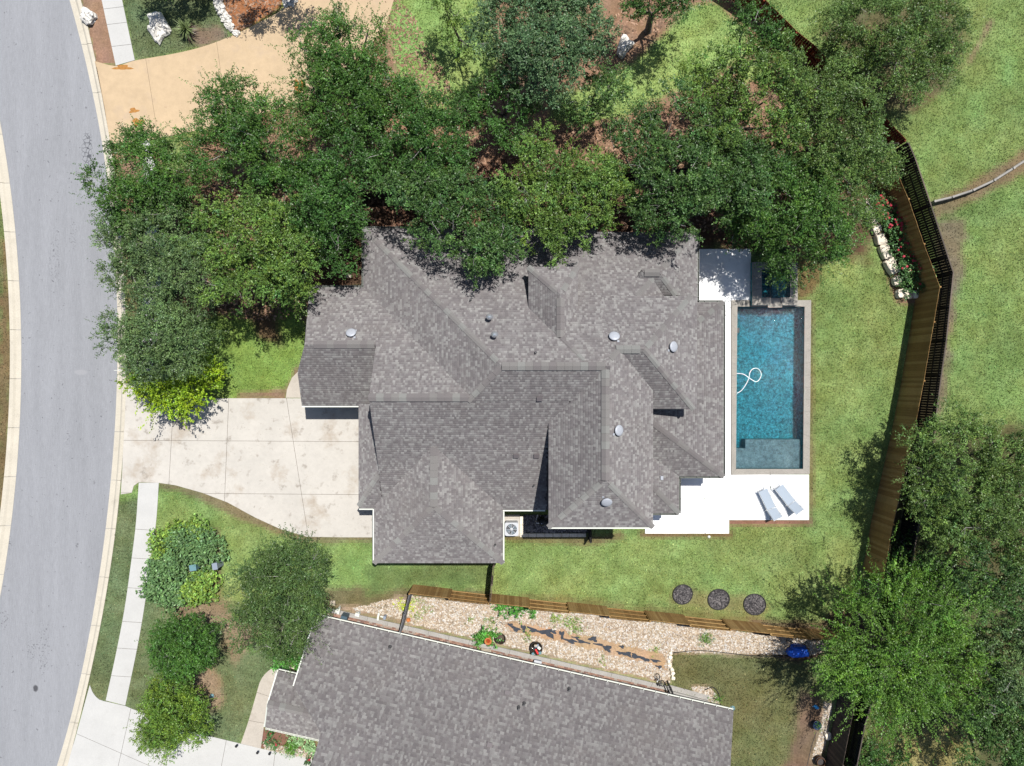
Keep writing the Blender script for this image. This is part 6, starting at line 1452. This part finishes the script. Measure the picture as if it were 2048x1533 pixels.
# lower right yard
def tarp():
    x, y = W(1598, 1304, .5); rt = thing('covered_mower', 'blue tarp draped over a lump beside the alternating fence', 'tarp', (x, y, 0)); m = MB(); m.rock((x, y, .35), (.62, .36, .42), 21, 4, .16, sq=.7); m.v = [(a, b, max(c, .0)) for a, b, c in m.v]; m.build('cover', M['blue_tarp'], rt)
tarp()
x, y = W(1635, 1417, .3); rt = thing('watering_can', 'small blue watering can on the bare earth', 'watering can', (x, y, 0)); m = MB(); m.lathe((x, y, 0), [(.10, 0), (.11, .22), (.08, .26), (.06, .26), (.06, .2), (0, .2)], 16); m.build('body', M['blue_plastic'], rt)
m = MB(); m.tube([(x - .08, y + .03, .08), (x - .2, y + .08, .2), (x - .28, y + .11, .3)], [.025, .02, .03], 8); m.build('spout', M['blue_plastic'], rt); m = MB(); m.tube([(x + .09, y - .03, .06), (x + .17, y - .06, .14), (x + .1, y - .03, .24)], .014, 6); m.build('handle', M['blue_plastic'], rt)
x, y = W(1634, 1451, .35); root, hd = shrub('potted_plant', 'dark blue pot with a small green plant on the bare earth', [(1638, 1450, 5, .42)], 'box', cat='plant'); m = MB(); m.lathe((x, y, 0), [(.18, 0), (.26, .36), (.28, .36), (.28, .40), (.24, .40), (.22, .32), (0, .32)], 20); surf('pot_blue', (.02, .035, .08), rough=.3); m.build('pot', M['pot_blue'], root)
boulder('white block of stone at the edge of the pebbles by the weathered fence', 1654, 1471, .2, .22, .16, 33, .2, 'limestone', 'stone_block', .5, .12)
x, y = W(1643, 1526, .5); rt = thing('half_barrel', 'brown half barrel planter at the bottom edge beside the weathered fence', 'barrel', (x, y, 0))
for k in range(18):
    a0, a1 = 2 * math.pi * k / 18, 2 * math.pi * (k + .94) / 18; m = MB(); vs = []
    for z, r in ((0, .24), (.25, .29), (.5, .27)):
        for rr in (r, r - .03):
            for a in (a0, a1): vs.append((x + rr * math.cos(a), y + rr * math.sin(a), z))
    m.add(vs, [(0, 1, 5, 4), (4, 5, 9, 8), (2, 6, 7, 3), (6, 10, 11, 7), (8, 9, 11, 10), (0, 4, 6, 2), (4, 8, 10, 6), (1, 3, 7, 5), (5, 7, 11, 9)]); m.build('stave', M['barrel_wood'], rt)
for z, r in ((.1, .266), (.38, .287)):
    m = MB(); m.tube([(x + r * math.cos(2 * math.pi * k / 20), y + r * math.sin(2 * math.pi * k / 20), z) for k in range(21)], .012, 5); m.build('hoop', M['dark_vent'], rt)
m = MB(); m.lathe((x, y, .3), [(.25, 0), (0, .04)], 16); m.build('soil', M['joint_soil'], rt)
for (a, b, lb) in ((519, 1500, 'small black path light at the corner of the porch bed'), (543, 1502, 'small black path light on the long edge of the porch bed'), (477, 1487, 'small black path light where the curved path meets the driveway')):
    x, y = W(a, b); rt = thing('path_light', lb, 'path light', (x, y, 0), 'path lights by the neighbouring porch'); m = MB(); m.tube([(x, y, -.05), (x, y, .38)], .012, 5); m.build('stake', M['black_plastic'], rt); m = MB(); m.lathe((x, y, .36), [(.08, 0), (.085, .03), (0, .08)], 12); m.build('shade', M['black_plastic'], rt)
m = MB(); P = [W3(1633, 1465, .02), W3(1624, 1490, .02), W3(1614, 1533, .02), W3(1610, 1570, .02)]; m.tube(P, .012, 5); tag(m.build('garden_hose', M['dark_vent']), 'thin dark hose lying across the bare earth from the blue pot', 'hose')
# downspout at the porch corner and dark entrance beside the neighbouring wing
m = MB(); x, y = W(722, 470, 0); m.box((-8.45, 8.6, 1.3), (.08, .1, 2.6)); m.build('downspout', M['white_trim'], house)
m = MB(); p = W(566, 1349); q = W(596, 1345)

# ------------------------------------------------------------------ turf: short blades over everything that grows
def turf(n):
    rg = np.random.default_rng(9); x = rg.uniform(-33, 33, n); y = rg.uniform(-25, 25, n); B, g = ground_at(x, y)
    ok = rg.random(n) < g * 1.05 - .08
    ok &= ~((x < ex(fKO, y, 0) + .03) & (x > ex(fLO, y, 0) - .03))
    for P in HARD:
        xs = [q[0] for q in P]; ys = [q[1] for q in P]; k = np.nonzero(ok & (x > min(xs) - .2) & (x < max(xs) + .2) & (y > min(ys) - .2) & (y < max(ys) + .2))[0]
        if len(k): ok[k[sdist(x[k], y[k], P) > -.04]] = False
    for Bk in HB + NB:
        k = np.nonzero(ok & Bk.inside(x, y, -.6))[0]; ok[k] = False
    x, y, B = x[ok], y[ok], B[ok]; n = len(x); a = rg.uniform(0, 6.28, n); L = rg.uniform(.05, .13, n); ln = rg.uniform(.3, 1.0, n); h = L * np.sqrt(np.maximum(1 - ln ** 2, .02)); w = rg.uniform(.014, .03, n)
    dx, dy = np.cos(a), np.sin(a); V = np.stack([np.stack([x - dy * w, y + dx * w, 0 * x + .004], -1), np.stack([x + dy * w, y - dx * w, 0 * x + .004], -1), np.stack([x + dx * L * ln, y + dy * L * ln, h + .012], -1)], 1).reshape(-1, 3)
    pat = fbm(x * 2.2, y * 2.2, 70, 3) + .7 * (fbm(x * 5.5, y * 5.5, 75, 2) - .5); cl = B * np.exp(rg.normal(size=n) * .30 + (pat - .5) * .8)[:, None] * 1.36; cl[:, 0] *= 1 + .12 * rg.normal(size=n)
    tag(npobj('grass', V, np.arange(3 * n).reshape(-1, 3), M['grass_blade'], None, np.clip(cl, .003, .8), kind='stuff'), 'short green turf of the lawns round the two houses', 'grass')
    print('blades', n)
turf(620000)
